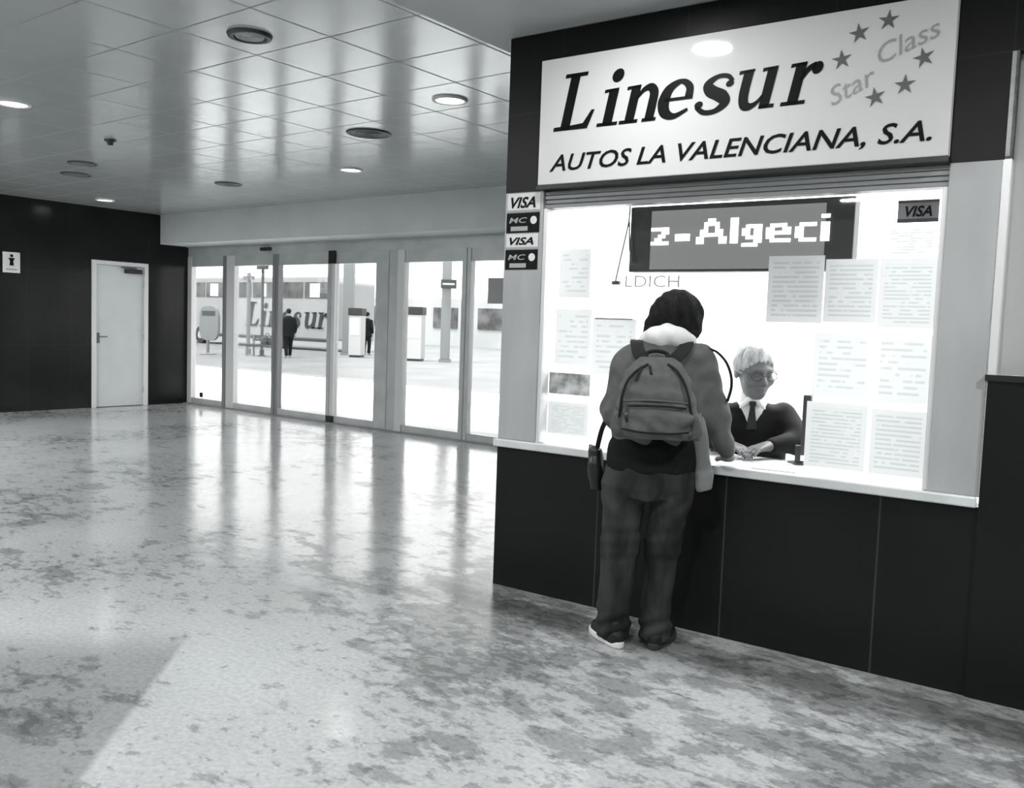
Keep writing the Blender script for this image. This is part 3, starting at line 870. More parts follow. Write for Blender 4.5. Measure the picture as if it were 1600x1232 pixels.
P_ = .0178; cx = .138
def glyph(ch, x, drop=0, sx=1.0):
    rows = FONT[ch]; g_ = MB()
    for r, row in enumerate(rows):
        z = .148 + (len(rows) - 1 - r - drop) * P_ * 1.02
        for c_, q in enumerate(row):
            if q == '#':
                xx = x + c_ * P_ * sx
                g_.box((xx - .0088 * sx, -.006, z - .0086), (xx + .0088 * sx, -.0035, z + .0086))
    g_.build('led_letter', M['led'], led)
    return x + (len(rows[0]) + 1) * P_ * sx
for ch, dr, gap in (('z', 0, .016), ('-', 0, .016), ('A', 0, -.002), ('l', 0, 0), ('g', 1, 0), ('e', 0, 0), ('c', 0, 0), ('i', 0, 0)):
    cx = glyph(ch, cx, dr, 1.14) + gap

# thin cable with a small dark clip beside the display and a row of little letters on the glass
t = empty('power_cable', tuple(K(.58, .28, 1.70)), PHI, 'thin dark cable hanging down beside the display', 'cable')
MB().tube(spline([(.035, .0, .42), (.032, .0, .33), (-.005, .0, .15), (-.033, .0, .012)]), .004).build('wire', M['dark'], t)
MB().box((-.05, -.012, -.004), (-.005, .012, .016)).build('plug', M['dark'], t, bevel=.003)
MB().tube([(.035, .0, .33), (.045, .0, .18), (.065, .0, .12)], .004).build('wire_branch', M['dark'], t)
t = empty('window_lettering', tuple(K(.715, .0745, 1.672)), PHI, 'row of small faint grey letters on the glass under the display', 'lettering')
text_mesh('LDICH', M['faintink'], 'letters', t, (0, 0, 0), width=.30, height=.062)

# ---- inside: desk, monitor, papers
mon = empty('monitor', tuple(K(1.59, .38, .8265)), PHI + PI / 2 + .26, 'dark flat monitor seen edge on beside the clerk', 'monitor')
MB().prism([(-.15, .06), (.15, .06), (.15, .35), (-.15, .35)], -.014, .022).build('screen_housing', M['dark'], mon, bevel=.006)
MB().prism([(-.14, .075), (.14, .075), (.14, .34), (-.14, .34)], -.0155, -.0142).build('screen', M['black'], mon)
MB().prism([(-.03, .0), (.03, .0), (.025, .09), (-.025, .09)], .024, .05).build('stand_neck', M['dark'], mon)
MB().lathe([(0, .0), (.055, .0), (.055, .008), (0, .014)], (0, .03, 0), 28).build('stand_base', M['dark'], mon)
random.seed(4)
for i, (u, v, a, z, lb) in enumerate(((1.22, .26, .2, .8268, 'white sheet lying under the clerk\'s nearer hand'), (1.44, .30, -.35, .8268, 'white sheet lying in front of the clerk\'s other hand'), (1.54, .115, .1, .8268, 'white sheet lying beside the monitor foot'))):
    MBp = MB().box((-.10, -.08, 0), (.10, .08, .003 + .003 * (i == 2)))
    o = MBp.build('paper_sheet', M['white'], None, tuple(K(u, v, z)), PHI + a)
    tag(o, lb, 'paper')

# ================================================================== TRAVELLER (seen from behind)
TH = math.radians(26)
TG = Vector((-1.916, 3.605, 0))
fr = lambda f, ph=0: (lambda X, Y, Z: np.sin(f[0] * X + f[1] * Y + f[2] * Z + ph))
cloth_grey = mat('grey_jacket_cloth', .125, .8, .25, noise=(18, .14), bump=(60, .25, .004))
jeans = mat('dark_faded_denim', .034, .85, .2, noise=(9, .65), bump=(90, .25, .003), stretch=(1, 1, .35))
hair_m = mat('dark_hair', .007, .6, .2, noise=(30, .5), bump=(40, .5, .01), stretch=(1, 1, .22))
skin = mat('skin', .34, .5, .35, noise=(12, .06))
sweater_black = mat('black_knit', .008, .85, .2, bump=(70, .3, .004))
white_cloth = mat('white_hood_cloth', .85, .8, .2, bump=(20, .2, .008))
woman = empty('person', tuple(TG), TH, 'person seen from behind at the counter, grey jacket, jeans and backpack, head bent', 'person')

s = SDF((-.36, -.25, -.02), (.46, .56, 1.70), .0075)
s.secs([(.80, -.015, 0, .16, .10), (.95, -.005, 0, .145, .09), (1.15, .01, 0, .16, .095), (1.28, .02, .01, .155, .085), (1.34, .022, .01, .12, .075), (1.40, .03, .02, .07, .06)], .03)
for sx_, hx, kx, ax, ay in ((-1, -.125, -.133, -.150, .0), (1, .085, .056, .040, .02)):
    s.cone((hx, 0, .80), (kx, .02, .48), .085, .055, .03); s.cone((kx, .02, .48), (ax, ay + .02, .09), .055, .036, .02)
    s.cone((ax, ay + .01, .055), (ax - .035 if sx_ < 0 else ax + .02, ay + .13, .04), .033, .026, .02)
s.cone((.035, .03, 1.36), (.06, .075, 1.48), .052, .050, .03)
RH = rotz(-.30) @ roty(.10) @ rotx(-.52)
sdf_head(s, (.066, .105, 1.530), RH, .012, .96)
s.cone((-.125, .01, 1.30), (-.185, .05, 1.07), .042, .038, .03); s.cone((-.19, .05, 1.07), (-.10, .24, .90), .036, .026, .02)
sdf_hand(s, (-.10, .26, .895), rotz(-.25) @ rotx(-.12), 1, .16)
s.cone((.175, .02, 1.32), (.266, .055, 1.07), .042, .038, .03); s.cone((.266, .055, 1.07), (.330, .118, .892), .036, .026, .02)
sdf_hand(s, (.330, .124, .884), rotz(-.10) @ rotx(-.06), -1, .12)
s.build('body', skin, woman)

# hair: chin length bob falling forward
s = SDF((-.13, -.10, 1.36), (.25, .28, 1.70), .005)
s.ell((.070, .085, 1.545), (.108, .118, .103), .02)
s.ell((.066, .050, 1.52), (.10, .085, .085), .03)
s.cone((.0, .075, 1.53), (-.034, .07, 1.490), .055, .034, .03); s.cone((-.034, .065, 1.490), (-.072, .04, 1.450), .032, .010, .02)
s.cone((.138, .08, 1.53), (.150, .075, 1.470), .048, .034, .03); s.cone((.13, .04, 1.50), (.148, .035, 1.448), .048, .026, .03); s.cone((.10, .0, 1.48), (.150, .02, 1.445), .035, .018, .02)
s.wrinkle(lambda X, Y, Z: .0035 * np.sin(46 * np.arctan2(X - .07, Y - .06) + 9 * np.sin(Z * 22)) * np.clip((1.66 - Z) * 12, 0, 1) + .002 * np.sin(X * 130 + Z * 60))
s.cut(lambda X, Y, Z: .085 - np.sqrt(((X - .085) / 1.0) ** 2 + (Y - .215) ** 2 + (Z - 1.46) ** 2) )
s.ell((.036, -.055, 1.420), (.088, .085, .056), .012, op='s')
s.build('hair', hair_m, woman)

# jacket
s = SDF((-.36, -.25, .70), (.46, .46, 1.47), .0075)
s.secs([(.945, -.002, .0, .190, .135), (1.02, .0, 0, .196, .14), (1.15, .008, .0, .212, .14), (1.27, .015, .005, .212, .13), (1.34, .022, .01, .182, .115), (1.385, .028, .015, .135, .095), (1.43, .03, .02, .085, .075)], .03)
s.cone((-.128, .0, 1.315), (-.186, .04, 1.08), .072, .064, .04); s.cone((-.190, .04, 1.08), (-.13, .20, .945), .064, .050, .03)
s.cone((.180, .015, 1.335), (.262, .045, 1.08), .074, .062, .04); s.cone((.262, .045, 1.08), (.320, .100, .928), .062, .044, .03)
s.wrinkle(lambda X, Y, Z: .0045 * np.sin(34 * Z + 22 * X + 12 * Y) * np.sin(9 * X - 6 * Z + 2) + .003 * np.sin(70 * Z - 30 * X + 4 * np.sin(20 * Y)) * np.clip(np.abs(X) * 6 - .6, 0, 1))
s.build('jacket', cloth_grey, woman)
s = SDF((.08, -.16, .70), (.34, .12, 1.10), .006)
s.cone((.175, -.03, 1.05), (.222, -.02, .82), .050, .040, .03, flat=(0, 1, 0, 1.5)); s.cone((.222, -.02, .82), (.226, -.02, .765), .040, .036, .01, flat=(0, 1, 0, 1.5))
s.wrinkle(lambda X, Y, Z: .004 * np.sin(85 * X + 8 * Z) + .002 * np.sin(30 * Z))
s.cut(lambda X, Y, Z: .742 - Z + .25 * (X - .22))
s.build('jacket_tail', mat('pale_jacket_lining', .22, .85, .2, bump=(60, .3, .004)), woman)['label'] = 'lighter grey jacket tail hanging at the right hip'
# hood
s = SDF((-.14, -.14, 1.33), (.22, .20, 1.53), .005)
s.ell((.036, -.012, 1.422), (.108, .085, .062), .02, rotx(-.25))
s.cone((-.062, .0, 1.405), (-.04, .10, 1.40), .035, .03, .03); s.cone((.130, .01, 1.408), (.125, .11, 1.40), .035, .03, .03)
s.wrinkle(lambda X, Y, Z: .003 * np.sin(60 * X + 40 * Z) + .002 * np.sin(95 * X - 50 * Y))
h_ = s.build('hood', white_cloth, woman); h_['label'] = 'white hood folded at the neck'
# black sweater tail below the pack
s = SDF((-.26, -.2, .78), (.26, .2, 1.02), .007)
s.secs([(.825, -.014, -.006, .205, .148), (.865, -.012, -.006, .205, .146), (.93, -.008, -.004, .198, .142), (.99, 0, 0, .188, .132)], .02)
s.wrinkle(lambda X, Y, Z: .003 * np.sin(50 * X + 30 * Z))
s.build('sweater', sweater_black, woman)['label'] = 'black sweater tail showing under the jacket'
# jeans
s = SDF((-.30, -.22, .015), (.28, .26, .93), .0075)
s.secs([(.70, -.022, .0, .175, .12), (.75, -.022, -.004, .206, .140), (.82, -.016, -.006, .206, .146), (.90, -.01, -.004, .192, .134)], .03)
s.cone((-.126, .0, .735), (-.138, .015, .47), .104, .083, .02); s.cone((-.136, .015, .47), (-.152, .02, .16), .088, .076, .03); s.cone((-.152, .02, .16), (-.152, .015, .062), .076, .080, .02)
s.cone((.086, .0, .735), (.062, .015, .48), .100, .074, .015); s.cone((.056, .015, .48), (.038, .03, .18), .080, .068, .03); s.cone((.038, .03, .18), (.040, .03, .065), .069, .076, .02)
s.wrinkle(lambda X, Y, Z: (.0045 * np.sin(60 * Z + 45 * X + 12 * Y) * np.sin(38 * Z - 52 * X + 1) * np.exp(-((Z - .50) / .12) ** 2)
                           + .008 * np.sin(85 * Z - 38 * X + 20 * Y) * np.exp(-((Z - .09) / .06) ** 2)
                           + .005 * np.sin(52 * Z - 60 * np.abs(X + .02)) * np.exp(-((Z - .66) / .06) ** 2) + .002 * np.sin(30 * X + 25 * Z)))
s.cut(lambda X, Y, Z: .028 - Z)
s.build('jeans', jeans, woman)
# shoes
shoe_m = mat('black_trainer', .012, .6, .4, noise=(20, .4))
sole_m = mat('white_sole', .80, .5, .4)
def shoe(hx, hy, ang, parent, sole):
    s = SDF((-.07, -.06, .0), (.07, .26, .13), .005)
    s.secs([(.018, 0, .085, .043, .130), (.045, 0, .08, .040, .125), (.062, 0, .075, .034, .115)], .012, 2.6)
    s.cone((0, .0, .05), (0, .01, .10), .036, .034, .02); s.cone((0, .03, .075), (0, .16, .045), .036, .028, .02)
    s.cut(lambda X, Y, Z: .016 - Z)
    c, q = math.cos(ang), math.sin(ang)
    o = s.build('shoe', shoe_m, parent, (hx, hy, 0), ang)
    n = 28; pts = []
    for i in range(n):
        a = 2 * PI * i / n
        x = .047 * math.copysign(abs(math.cos(a)) ** .75, math.cos(a)); y = .085 + .138 * math.copysign(abs(math.sin(a)) ** .8, math.sin(a))
        pts.append((x * (1.0 if y > .05 else .86), y))
    MB().prism_z(pts, .0, .030).build('sole', sole, o, bevel=.006)
    lc = MB()
    for k in range(3): lc.tube([(-.02, .10 + .025 * k, .082 - .009 * k), (.02, .105 + .025 * k, .082 - .009 * k)], .004)
    lc.build('laces', M['dark'], o)
    return o
shoe(-.135, -.035, .60, woman, sole_m)
shoe(.046, -.005, -.32, woman, mat('dark_sole', .05, .6, .3))

# ---- backpack
bp_m = mat('grey_backpack_cloth', .11, .75, .3, noise=(26, .12), bump=(120, .3, .003))
bp_dark = mat('dark_webbing', .010, .7, .3, bump=(150, .2, .002))
bp = empty('backpack', tuple(TG) [:2] + (.985,), TH, 'grey backpack with dark piping worn on the traveller\'s back', 'backpack')
bp.scale = (1, 1, .875)
s = SDF((-.24, -.36, -.03), (.27, -.05, .46), .006)
s.secs([(0.005, .012, -.185, .165, .075), (.04, .012, -.195, .178, .100), (.16, .008, -.200, .172, .105), (.24, .004, -.195, .160, .098), (.32, .0, -.185, .138, .082), (.375, .0, -.170, .105, .058), (.405, .0, -.16, .07, .035)], .02, 2.7)
s.wrinkle(lambda X, Y, Z: .0012 * np.sin(40 * X + 25 * Z) * np.sin(18 * Z) + .002 * np.sin(75 * Z + 12 * X))
s.build('main_compartment', bp_m, bp)
s = SDF((-.20, -.40, -.02), (.23, -.15, .24), .006)
s.secs([(.015, .012, -.255, .135, .060), (.05, .012, -.268, .145, .068), (.13, .012, -.272, .140, .064), (.175, .012, -.265, .125, .050), (.195, .012, -.255, .11, .035)], .02, 2.8)
s.wrinkle(lambda X, Y, Z: .006 * np.sin(58 * Z + 5 * np.sin(14 * X)) * np.exp(-((Z - .10) / .05) ** 2) + .003 * np.sin(45 * X + 30 * Z))
s.build('front_pocket', bp_m, bp)
def side_pocket(sg, cx):
    s = SDF((cx - .08, -.30, -.02), (cx + .08, -.10, .17), .006)
    s.secs([(.01, cx, -.195, .026, .062), (.05, cx + .004 * sg, -.20, .034, .074), (.12, cx, -.20, .030, .068), (.14, cx, -.20, .026, .062)], .015, 2.4)
    s.wrinkle(lambda X, Y, Z: .003 * np.sin(70 * Y + 40 * Z))
    return s.build('side_pocket', bp_m, bp)
side_pocket(-1, -.146); side_pocket(1, .170)
pip = lambda pts, r, nm, m, par=None: MB().tube(spline(pts, 5), r, 7).build(nm, m, par or bp)
pip([(.048, -.225, .375), (.088, -.252, .345), (.122, -.272, .285), (.142, -.288, .22), (.152, -.285, .16), (.160, -.27, .11)], .0062, 'piping', bp_dark)
pip([(-.035, -.228, .372), (-.085, -.255, .335), (-.118, -.272, .285), (-.135, -.288, .22), (-.14, -.285, .16), (-.146, -.27, .11)], .0062, 'piping', bp_dark)
pip([(-.112, -.318, .172), (-.04, -.332, .178), (.06, -.332, .178), (.134, -.318, .172)], .006, 'zip', bp_dark)
pip([(-.128, -.325, .060), (-.04, -.340, .050), (.07, -.340, .050), (.15, -.325, .060)], .005, 'lower_zip', bp_dark)
pip([(-.135, -.275, .190), (-.04, -.300, .200), (.06, -.300, .200), (.15, -.275, .190)], .005, 'flap_seam', mat('pale_webbing', .12, .7, .3))
for (x, z, dx) in ((-.060, .36, -.022), (-.028, .365, .018)):
    MB().strap([(x, -.240, z), (x + dx * .4, -.262, z - .03), (x + dx, -.272, z - .07)], .012, .005, (1, 0, 0)).build('zip_pull', bp_dark, bp)
MB().strap(spline([(-.108, -.322, .17), (-.112, -.345, .13), (-.105, -.345, .095)], 4), .014, .006, (1, 0, 0)).build('pocket_pull', M['black'], bp)
MB().tube(spline([(-.050, -.165, .395), (-.045, -.150, .425), (-.005, -.145, .436), (.038, -.150, .425), (.045, -.165, .395)], 5), .010, 8).build('haul_handle', bp_dark, bp)
for sg in (-1, 1):
    x0 = .06 * sg; xs = (.135 if sg > 0 else -.11)
    MB().strap(spline([(x0, -.15, .385), (xs * .80, -.115, .440), (xs * .92, -.02, .482), (xs * 1.0, .09, .44), (xs * 1.02, .150, .30), (xs * 1.1, .150, .14), (xs * 1.2, .04, .07), (xs * 1.25, -.10, .04)], 5), .055, .012, (1, 0, 0)).build('shoulder_strap', bp_dark, bp)
# loose strap arching off the right shoulder
MB().strap(spline([(.215, .0, .455), (.255, .0, .438), (.296, .0, .390), (.320, .0, .325), (.325, .01, .26), (.312, .02, .19)], 6), .024, .012, (0, 1, 0)).build('loose_strap', bp_dark, bp)

# ---- small black bag at the left hip
hb = empty('shoulder_bag', tuple(TG + Vector((math.cos(TH) * -.266 - math.sin(TH) * .05, math.sin(TH) * -.266 + math.cos(TH) * .05, .70))), TH, 'small black bag hanging at the traveller\'s left hip against the booth', 'bag')
s = SDF((-.09, -.09, -.02), (.09, .12, .24), .006)
s.secs([(.01, .005, .0, .026, .05), (.06, .0, .0, .036, .064), (.15, -.004, .0, .036, .066), (.195, -.006, .0, .026, .055)], .02, 2.6)
s.cone((-.01, .0, .19), (-.035, .04, .205), .022, .012, .02)
s.wrinkle(lambda X, Y, Z: .003 * np.sin(60 * Z + 40 * Y))
s.build('bag_body', M['black'], hb)
MB().strap(spline([(.0, .0, .19), (.012, -.02, .25), (.025, -.03, .30), (.05, -.03, .36)], 5), .022, .006, (1, .2, 0)).build('strap', bp_dark, hb)

# ================================================================== CLERK (behind the glass)
knit = mat('dark_sweater', .009, .85, .25, noise=(12, .4), bump=(80, .3, .003))
grey_hair = mat('white_hair', .45, .7, .3, noise=(40, .35), bump=(60, .4, .006), stretch=(1, 1, .4))
CL = K(1.21, .64, .03)
CA = PHI + PI + .38           # the clerk faces the window, turned a little
clerk = empty('person', tuple(CL), CA, 'white-haired clerk in dark sweater and tie seated behind the glass', 'person')
skin_c = mat('clerk_skin', .15, .5, .35, noise=(14, .08))
s = SDF((-.36, -.20, .38), (.36, .48, 1.42), .0075)
s.secs([(.46, 0, .0, .15, .10), (.62, 0, 0, .15, .095), (.85, 0, .03, .16, .09), (1.0, 0, .06, .155, .085), (1.07, 0, .08, .07, .06)], .03)
s.cone((0, .08, 1.06), (0, .105, 1.16), .052, .050, .03)
RC = rotz(.42) @ rotx(-.20)
sdf_head(s, (.0, .135, 1.235), RC, .012, 1.18)
for sg in (-1, 1):
    s.cone((.175 * sg, .06, 1.02), (.245 * sg, .14, .87), .045, .038, .03); s.cone((.245 * sg, .14, .87), (.10 * sg + .02, .30, .862), .036, .027, .02)
    s.cone((.09 * sg, .02, .50), (.10 * sg, .30, .50), .075, .06, .03)
sdf_hand(s, (.115, .31, .864), rotz(.75) @ rotx(-.12), -1, .30)
sdf_hand(s, (-.075, .31, .864), rotz(-.75) @ rotx(-.12), 1, .30)
s.build('body', skin_c, clerk)
# sweater
s = SDF((-.38, -.22, .44), (.38, .40, 1.12), .0075)
s.secs([(.48, 0, .0, .185, .135), (.66, 0, .0, .180, .128), (.85, 0, .03, .190, .122), (.98, 0, .055, .195, .108), (1.03, 0, .07, .150, .09), (1.065, 0, .078, .085, .075)], .03)
for sg in (-1, 1):
    s.cone((.165 * sg, .06, 1.00), (.245 * sg, .14, .875), .070, .062, .04); s.cone((.245 * sg, .14, .875), (.125 * sg + .02, .275, .866), .060, .042, .03)
s.wrinkle(lambda X, Y, Z: .004 * np.sin(40 * Z + 25 * X) * np.sin(14 * X + 8 * Y))
# V neck
s.add(lambda X, Y, Z: np.maximum(np.abs(X) - np.clip((Z - .945) * .62, 0, 1), .06 - Y) , (-.1, .06, .94), (.1, .3, 1.12), .008, 's')
s.build('sweater', knit, clerk)
# shirt and collar
s = SDF((-.14, -.06, .88), (.14, .24, 1.17), .005)
s.secs([(.90, 0, .045, .10, .104), (.98, 0, .06, .12, .100), (1.03, 0, .075, .105, .086), (1.07, 0, .085, .070, .068), (1.125, 0, .092, .064, .064)], .012)
for sg in (-1, 1): s.cone((.018 * sg, .168, 1.085), (.058 * sg, .165, 1.045), .018, .010, .01)
s.build('shirt', M['white'], clerk)['label'] = 'white shirt with collar'
tp = MB()
tp.prism([(-.018, 1.078), (.018, 1.078), (.014, 1.048), (-.014, 1.048)], .158, .186)
tp.prism([(-.012, 1.048), (.012, 1.048), (.028, .93), (-.028, .93)], .160, .178)
tp.build('necktie', M['black'], clerk, bevel=.004)
# hair: white, receding
s = SDF((-.14, -.05, 1.14), (.14, .32, 1.42), .005)
o0 = np.array((.0, .135, 1.235)); T = lambda p: o0 + RC @ (np.array(p) * 1.18)
s.ell(T((0, -.012, .038)), np.array((.081, .101, .094)) * 1.18, .02, RC)
for sg in (-1, 1): s.ell(T((.074 * sg, -.015, .015)), (.020, .050, .045), .02, RC)
s.wrinkle(lambda X, Y, Z: .0012 * np.sin(190 * X + 120 * Z) + .0012 * np.sin(210 * Y - 150 * X) + .002 * np.sin(60 * Y + 40 * Z))
N = RC @ np.array((0, .79, -.61)); P0 = T((0, .034, .0)); ZL = RC[:, 2]; P1 = T((0, -.03, -.012))
s.cut(lambda X, Y, Z: -((X - P1[0]) * ZL[0] + (Y - P1[1]) * ZL[1] + (Z - P1[2]) * ZL[2]) + .006 * np.sin(120 * X + 90 * Y))
s.cut(lambda X, Y, Z: (X - P0[0]) * N[0] + (Y - P0[1]) * N[1] + (Z - P0[2]) * N[2] + .006 * np.sin(130 * X + 30 * Z) * np.sin(90 * Y + 120 * Z) + .004 * np.sin(300 * X))
s.build('hair', grey_hair, clerk)
# glasses
gm = MB()
for sg in (-1, 1):
    ring = []
    for i in range(21):
        a = 2 * PI * i / 20
        ring.append(tuple(T((.033 * sg + .026 * math.cos(a), .106 - .006 * abs(math.cos(a)), .000 + .020 * math.sin(a)))))
    gm.tube(ring, .0022, 6)
    gm.tube([tuple(T((.059 * sg, .098, .006))), tuple(T((.080 * sg, .05, .008))), tuple(T((.084 * sg, -.01, .004)))], .0022, 6)
gm.tube([tuple(T((-.008, .112, .004))), tuple(T((.008, .112, .004)))], .0022, 6)
gm.build('glasses', M['dark'], clerk)
chair = empty('office_chair', tuple(CL - Vector((0, 0, .045))), CA, 'office chair under the seated clerk inside the booth', 'chair')
MB().box((-.24, -.22, .36), (.24, .22, .43)).build('seat', M['dark'], chair, bevel=.03)
MB().box((-.21, -.27, .55), (.21, -.22, .95)).build('backrest', M['dark'], chair, bevel=.02)
MB().tube([(0, 0, .08), (0, 0, .37)], .03, 12).tube([(0, -.20, .40), (0, -.255, .62)], .018, 8).build('column', M['midgrey'], chair)
for k in range(5):
    a = 2 * PI * k / 5
    lg = MB().tube([(0, 0, .10), (.26 * math.cos(a), .26 * math.sin(a), .06)], [.022, .016], 8).build('leg', M['midgrey'], chair)
    MB().lathe([(0, .0), (.02, .002), (.03, .03), (.02, .055), (0, .058)], (.26 * math.cos(a), .26 * math.sin(a), 0), 12).build('castor', M['black'], lg, smooth=True)

# ================================================================== OUTSIDE
ground_m = mat('outside_paving', .17, .7, .3, noise=(.5, .12))
struct('ground', MB().box((-95, 15.3, -.16), (15, 70, -.02)), ground_m)
struct('pavement', MB().box((-95, YD + .25, -.16), (15, 15.2, -.015)), mat('outside_pavement', .75, .7, .3, noise=(.8, .06)))
struct('added_shade_roof', MB().box((-9.6, YD + .25, 4.6), (15, 20.5, 4.85)), M['midgrey'])  # unseen roof added to shade the right-hand ground and dim its reflections
struct('kerb', MB().box((-60, 15.2, -.02), (-15.5, 15.5, .0)), M['midgrey'])

bus_white = mat('coach_white', .32, .3, .5, noise=(.6, .05))
bus_glass = mat('coach_window', .06, .12, .6, noise=(.9, .9))
bus = empty('coach', (-44.6, 28, 0), 0, 'white coach with large dark lettering parked beyond the glass doors', 'coach')
MB().prism([(0, .50), (12.9, .50), (12.9, 3.2), (12.7, 3.5), (.4, 3.5), (0, 3.1)], 0, 2.5).build('coach_body', bus_white, bus, bevel=.08)
for k in range(6):
    x0 = .7 + k * 2.0
    w_ = MB().box((x0, -.02, 2.45), (x0 + 1.88, 0, 3.22)).build('side_window', bus_glass, bus, bevel=.02)
    if k in (1, 3, 5): MB().box((x0 + .2 + .2 * (k % 4), -.03, 2.5), (x0 + 1.1, -.021, 3.15)).build('blind', M['white'], w_)
MB().box((0.02, -.02, .40), (12.88, .02, .52)).build('skirt', M['dark'], bus)
for x in (2.2, 8.9):
    wh = MB()
    n = 24
    wh.prism([(x + .46 * math.cos(2 * PI * i / n), .46 + .46 * math.sin(2 * PI * i / n) - .02) for i in range(n)], -.02, .3)
    wh.build('wheel', M['black'], bus, bevel=.02)
    MB().prism([(x + .2 * math.cos(2 * PI * i / n), .44 + .2 * math.sin(2 * PI * i / n)) for i in range(n)], -.04, -.015).build('hub', M['lightgrey'], bus)
bl = serif_word(1.22, [6.15 + q for q in (0, 1.15, 1.72, 2.70, 3.56, 4.42, 5.42)], 0, .22)
bl_m = mat('coach_lettering', .03, .5, .3)
for q_ in bl: q_.build('letter', bl_m, bus, (0, -.03, 1.02))

# pedestrian
coat_m = mat('dark_coat', .008, .85, .2)
def far_person(name_label, x, y, face, stride, coat_c, h=1.0):
    p = empty('person', (x, y, -.02), face, name_label, 'person')
    p.scale = (h, h, h)
    R0 = np.eye(3)
    s = SDF((-.36, -.34, 0), (.36, .42, 1.78), .018)
    sdf_head(s, (0, .03, 1.56), R0, .012)
    s.cone((0, 0, 1.36), (0, .02, 1.48), .055, .05, .02)
    s.secs([(.80, 0, 0, .15, .10), (1.1, 0, 0, .16, .10), (1.36, 0, 0, .16, .085)], .03)
    for sg in (-1, 1):
        s.cone((.09 * sg, 0, .82), (.095 * sg, stride * .45 * sg + .03, .46), .085, .055, .03)
        s.cone((.095 * sg, stride * .45 * sg + .03, .46), (.095 * sg, stride * sg, .08), .055, .036, .02)
        s.cone((.095 * sg, stride * sg - .03, .045), (.10 * sg, stride * sg + .14, .04), .035, .03, .02)
        s.cone((.19 * sg, 0, 1.33), (.25 * sg, -.03, 1.06), .045, .038, .03); s.cone((.25 * sg, -.03, 1.06), (.23 * sg, .07 - stride * sg * .4, .84), .036, .028, .02)
        sdf_hand(s, (.23 * sg, .07 - stride * sg * .4, .83), rotx(-1.5), -sg, .4)
    s.build('body', skin, p)
    s = SDF((-.38, -.26, .66), (.38, .30, 1.48), .018)
    s.secs([(.70, 0, 0, .205, .15), (.9, 0, 0, .195, .14), (1.15, 0, 0, .20, .135), (1.34, 0, 0, .20, .115), (1.44, 0, .01, .08, .07)], .03)
    for sg in (-1, 1):
        s.cone((.18 * sg, 0, 1.33), (.25 * sg, -.03, 1.06), .068, .058, .03); s.cone((.25 * sg, -.03, 1.06), (.23 * sg, .06 - stride * sg * .35, .88), .056, .046, .02)
    s.build('coat', coat_c, p)
    s = SDF((-.24, -.34, .05), (.24, .36, .88), .018)
    s.secs([(.74, 0, 0, .165, .115), (.86, 0, 0, .165, .115)], .03)
    for sg in (-1, 1):
        s.cone((.09 * sg, 0, .80), (.095 * sg, stride * .45 * sg + .03, .46), .098, .072, .03)
        s.cone((.095 * sg, stride * .45 * sg + .03, .46), (.095 * sg, stride * sg, .09), .072, .058, .02)
    s.build('trousers', coat_m, p)
    s = SDF((-.13, -.14, 1.46), (.13, .14, 1.72), .012)
    s.ell((0, .012, 1.60), (.088, .105, .095), .02); s.cut(lambda X, Y, Z: (Y - .06) * .7 + (1.57 - Z) * .7)
    s.build('hair', hair_m, p)
    return p
far_person('person in a dark coat walking past the coach lettering', -27.3, 21.8, 1.1, .17, coat_m, 1.10)
far_person('person in a long dark coat standing by the outdoor machine', -28.85, 27.3, .3, .02, coat_m, 1.12)

# bench with travel bag
bn = empty('bench', (-28.95, 21.0, -.02), .0, 'low dark bench in front of the coach, seen through the doors', 'bench')
bm_ = MB()
for k in range(4): bm_.box((0, .10 * k, .42), (1.8, .10 * k + .08, .46))
bm_.build('seat', M['dark'], bn)
MB().box((0, .38, .58), (1.8, .41, .66)).box((0, .39, .72), (1.8, .42, .80)).build('backrest', M['dark'], bn)
for x in (.1, 1.62):
    MB().box((x, .02, 0), (x + .06, .06, .42)).box((x, .34, 0), (x + .06, .39, .80)).box((x, .02, .36), (x + .06, .39, .41)).build('leg', M['midgrey'], bn)
tb = empty('travel_bag', (-27.75, 21.18, .44), .0, 'dark travel bag on the bench by the coach', 'bag')
s = SDF((-.36, -.2, -.02), (.36, .2, .42), .02)
s.secs([(.01, 0, 0, .27, .13), (.12, 0, 0, .30, .16), (.25, 0, 0, .28, .15), (.33, 0, 0, .22, .10)], .03, 2.8)
s.build('bag_body', M['black'], tb)
MB().tube(spline([(-.12, 0, .32), (-.08, 0, .42), (.08, 0, .42), (.12, 0, .32)], 4), .014).build('handle', M['dark'], tb)

# posts
def post(x, y, r, h, m, label):
    p = empty('post', (x, y, -.02), 0, label, 'post')
    MB().lathe([(.16, 0), (.16, .03), (r * 1.6, .05), (r * 1.5, .25), (r, .28)], (0, 0, 0), 20).build('base', m, p)
    MB().tube([(0, 0, .2), (0, 0, h)], r, 14).build('shaft', m, p)
    MB().box((-.35, -.03, h - .28), (.30, .03, h - .12)).build('cross_arm', m, p)
post(-28.5, 21.5, .055, 3.6, M['dark'], 'thin dark post in front of the coach windows')
post(-29.5, 21.6, .075, 3.2, M['midgrey'], 'thicker grey post left of the thin dark one')
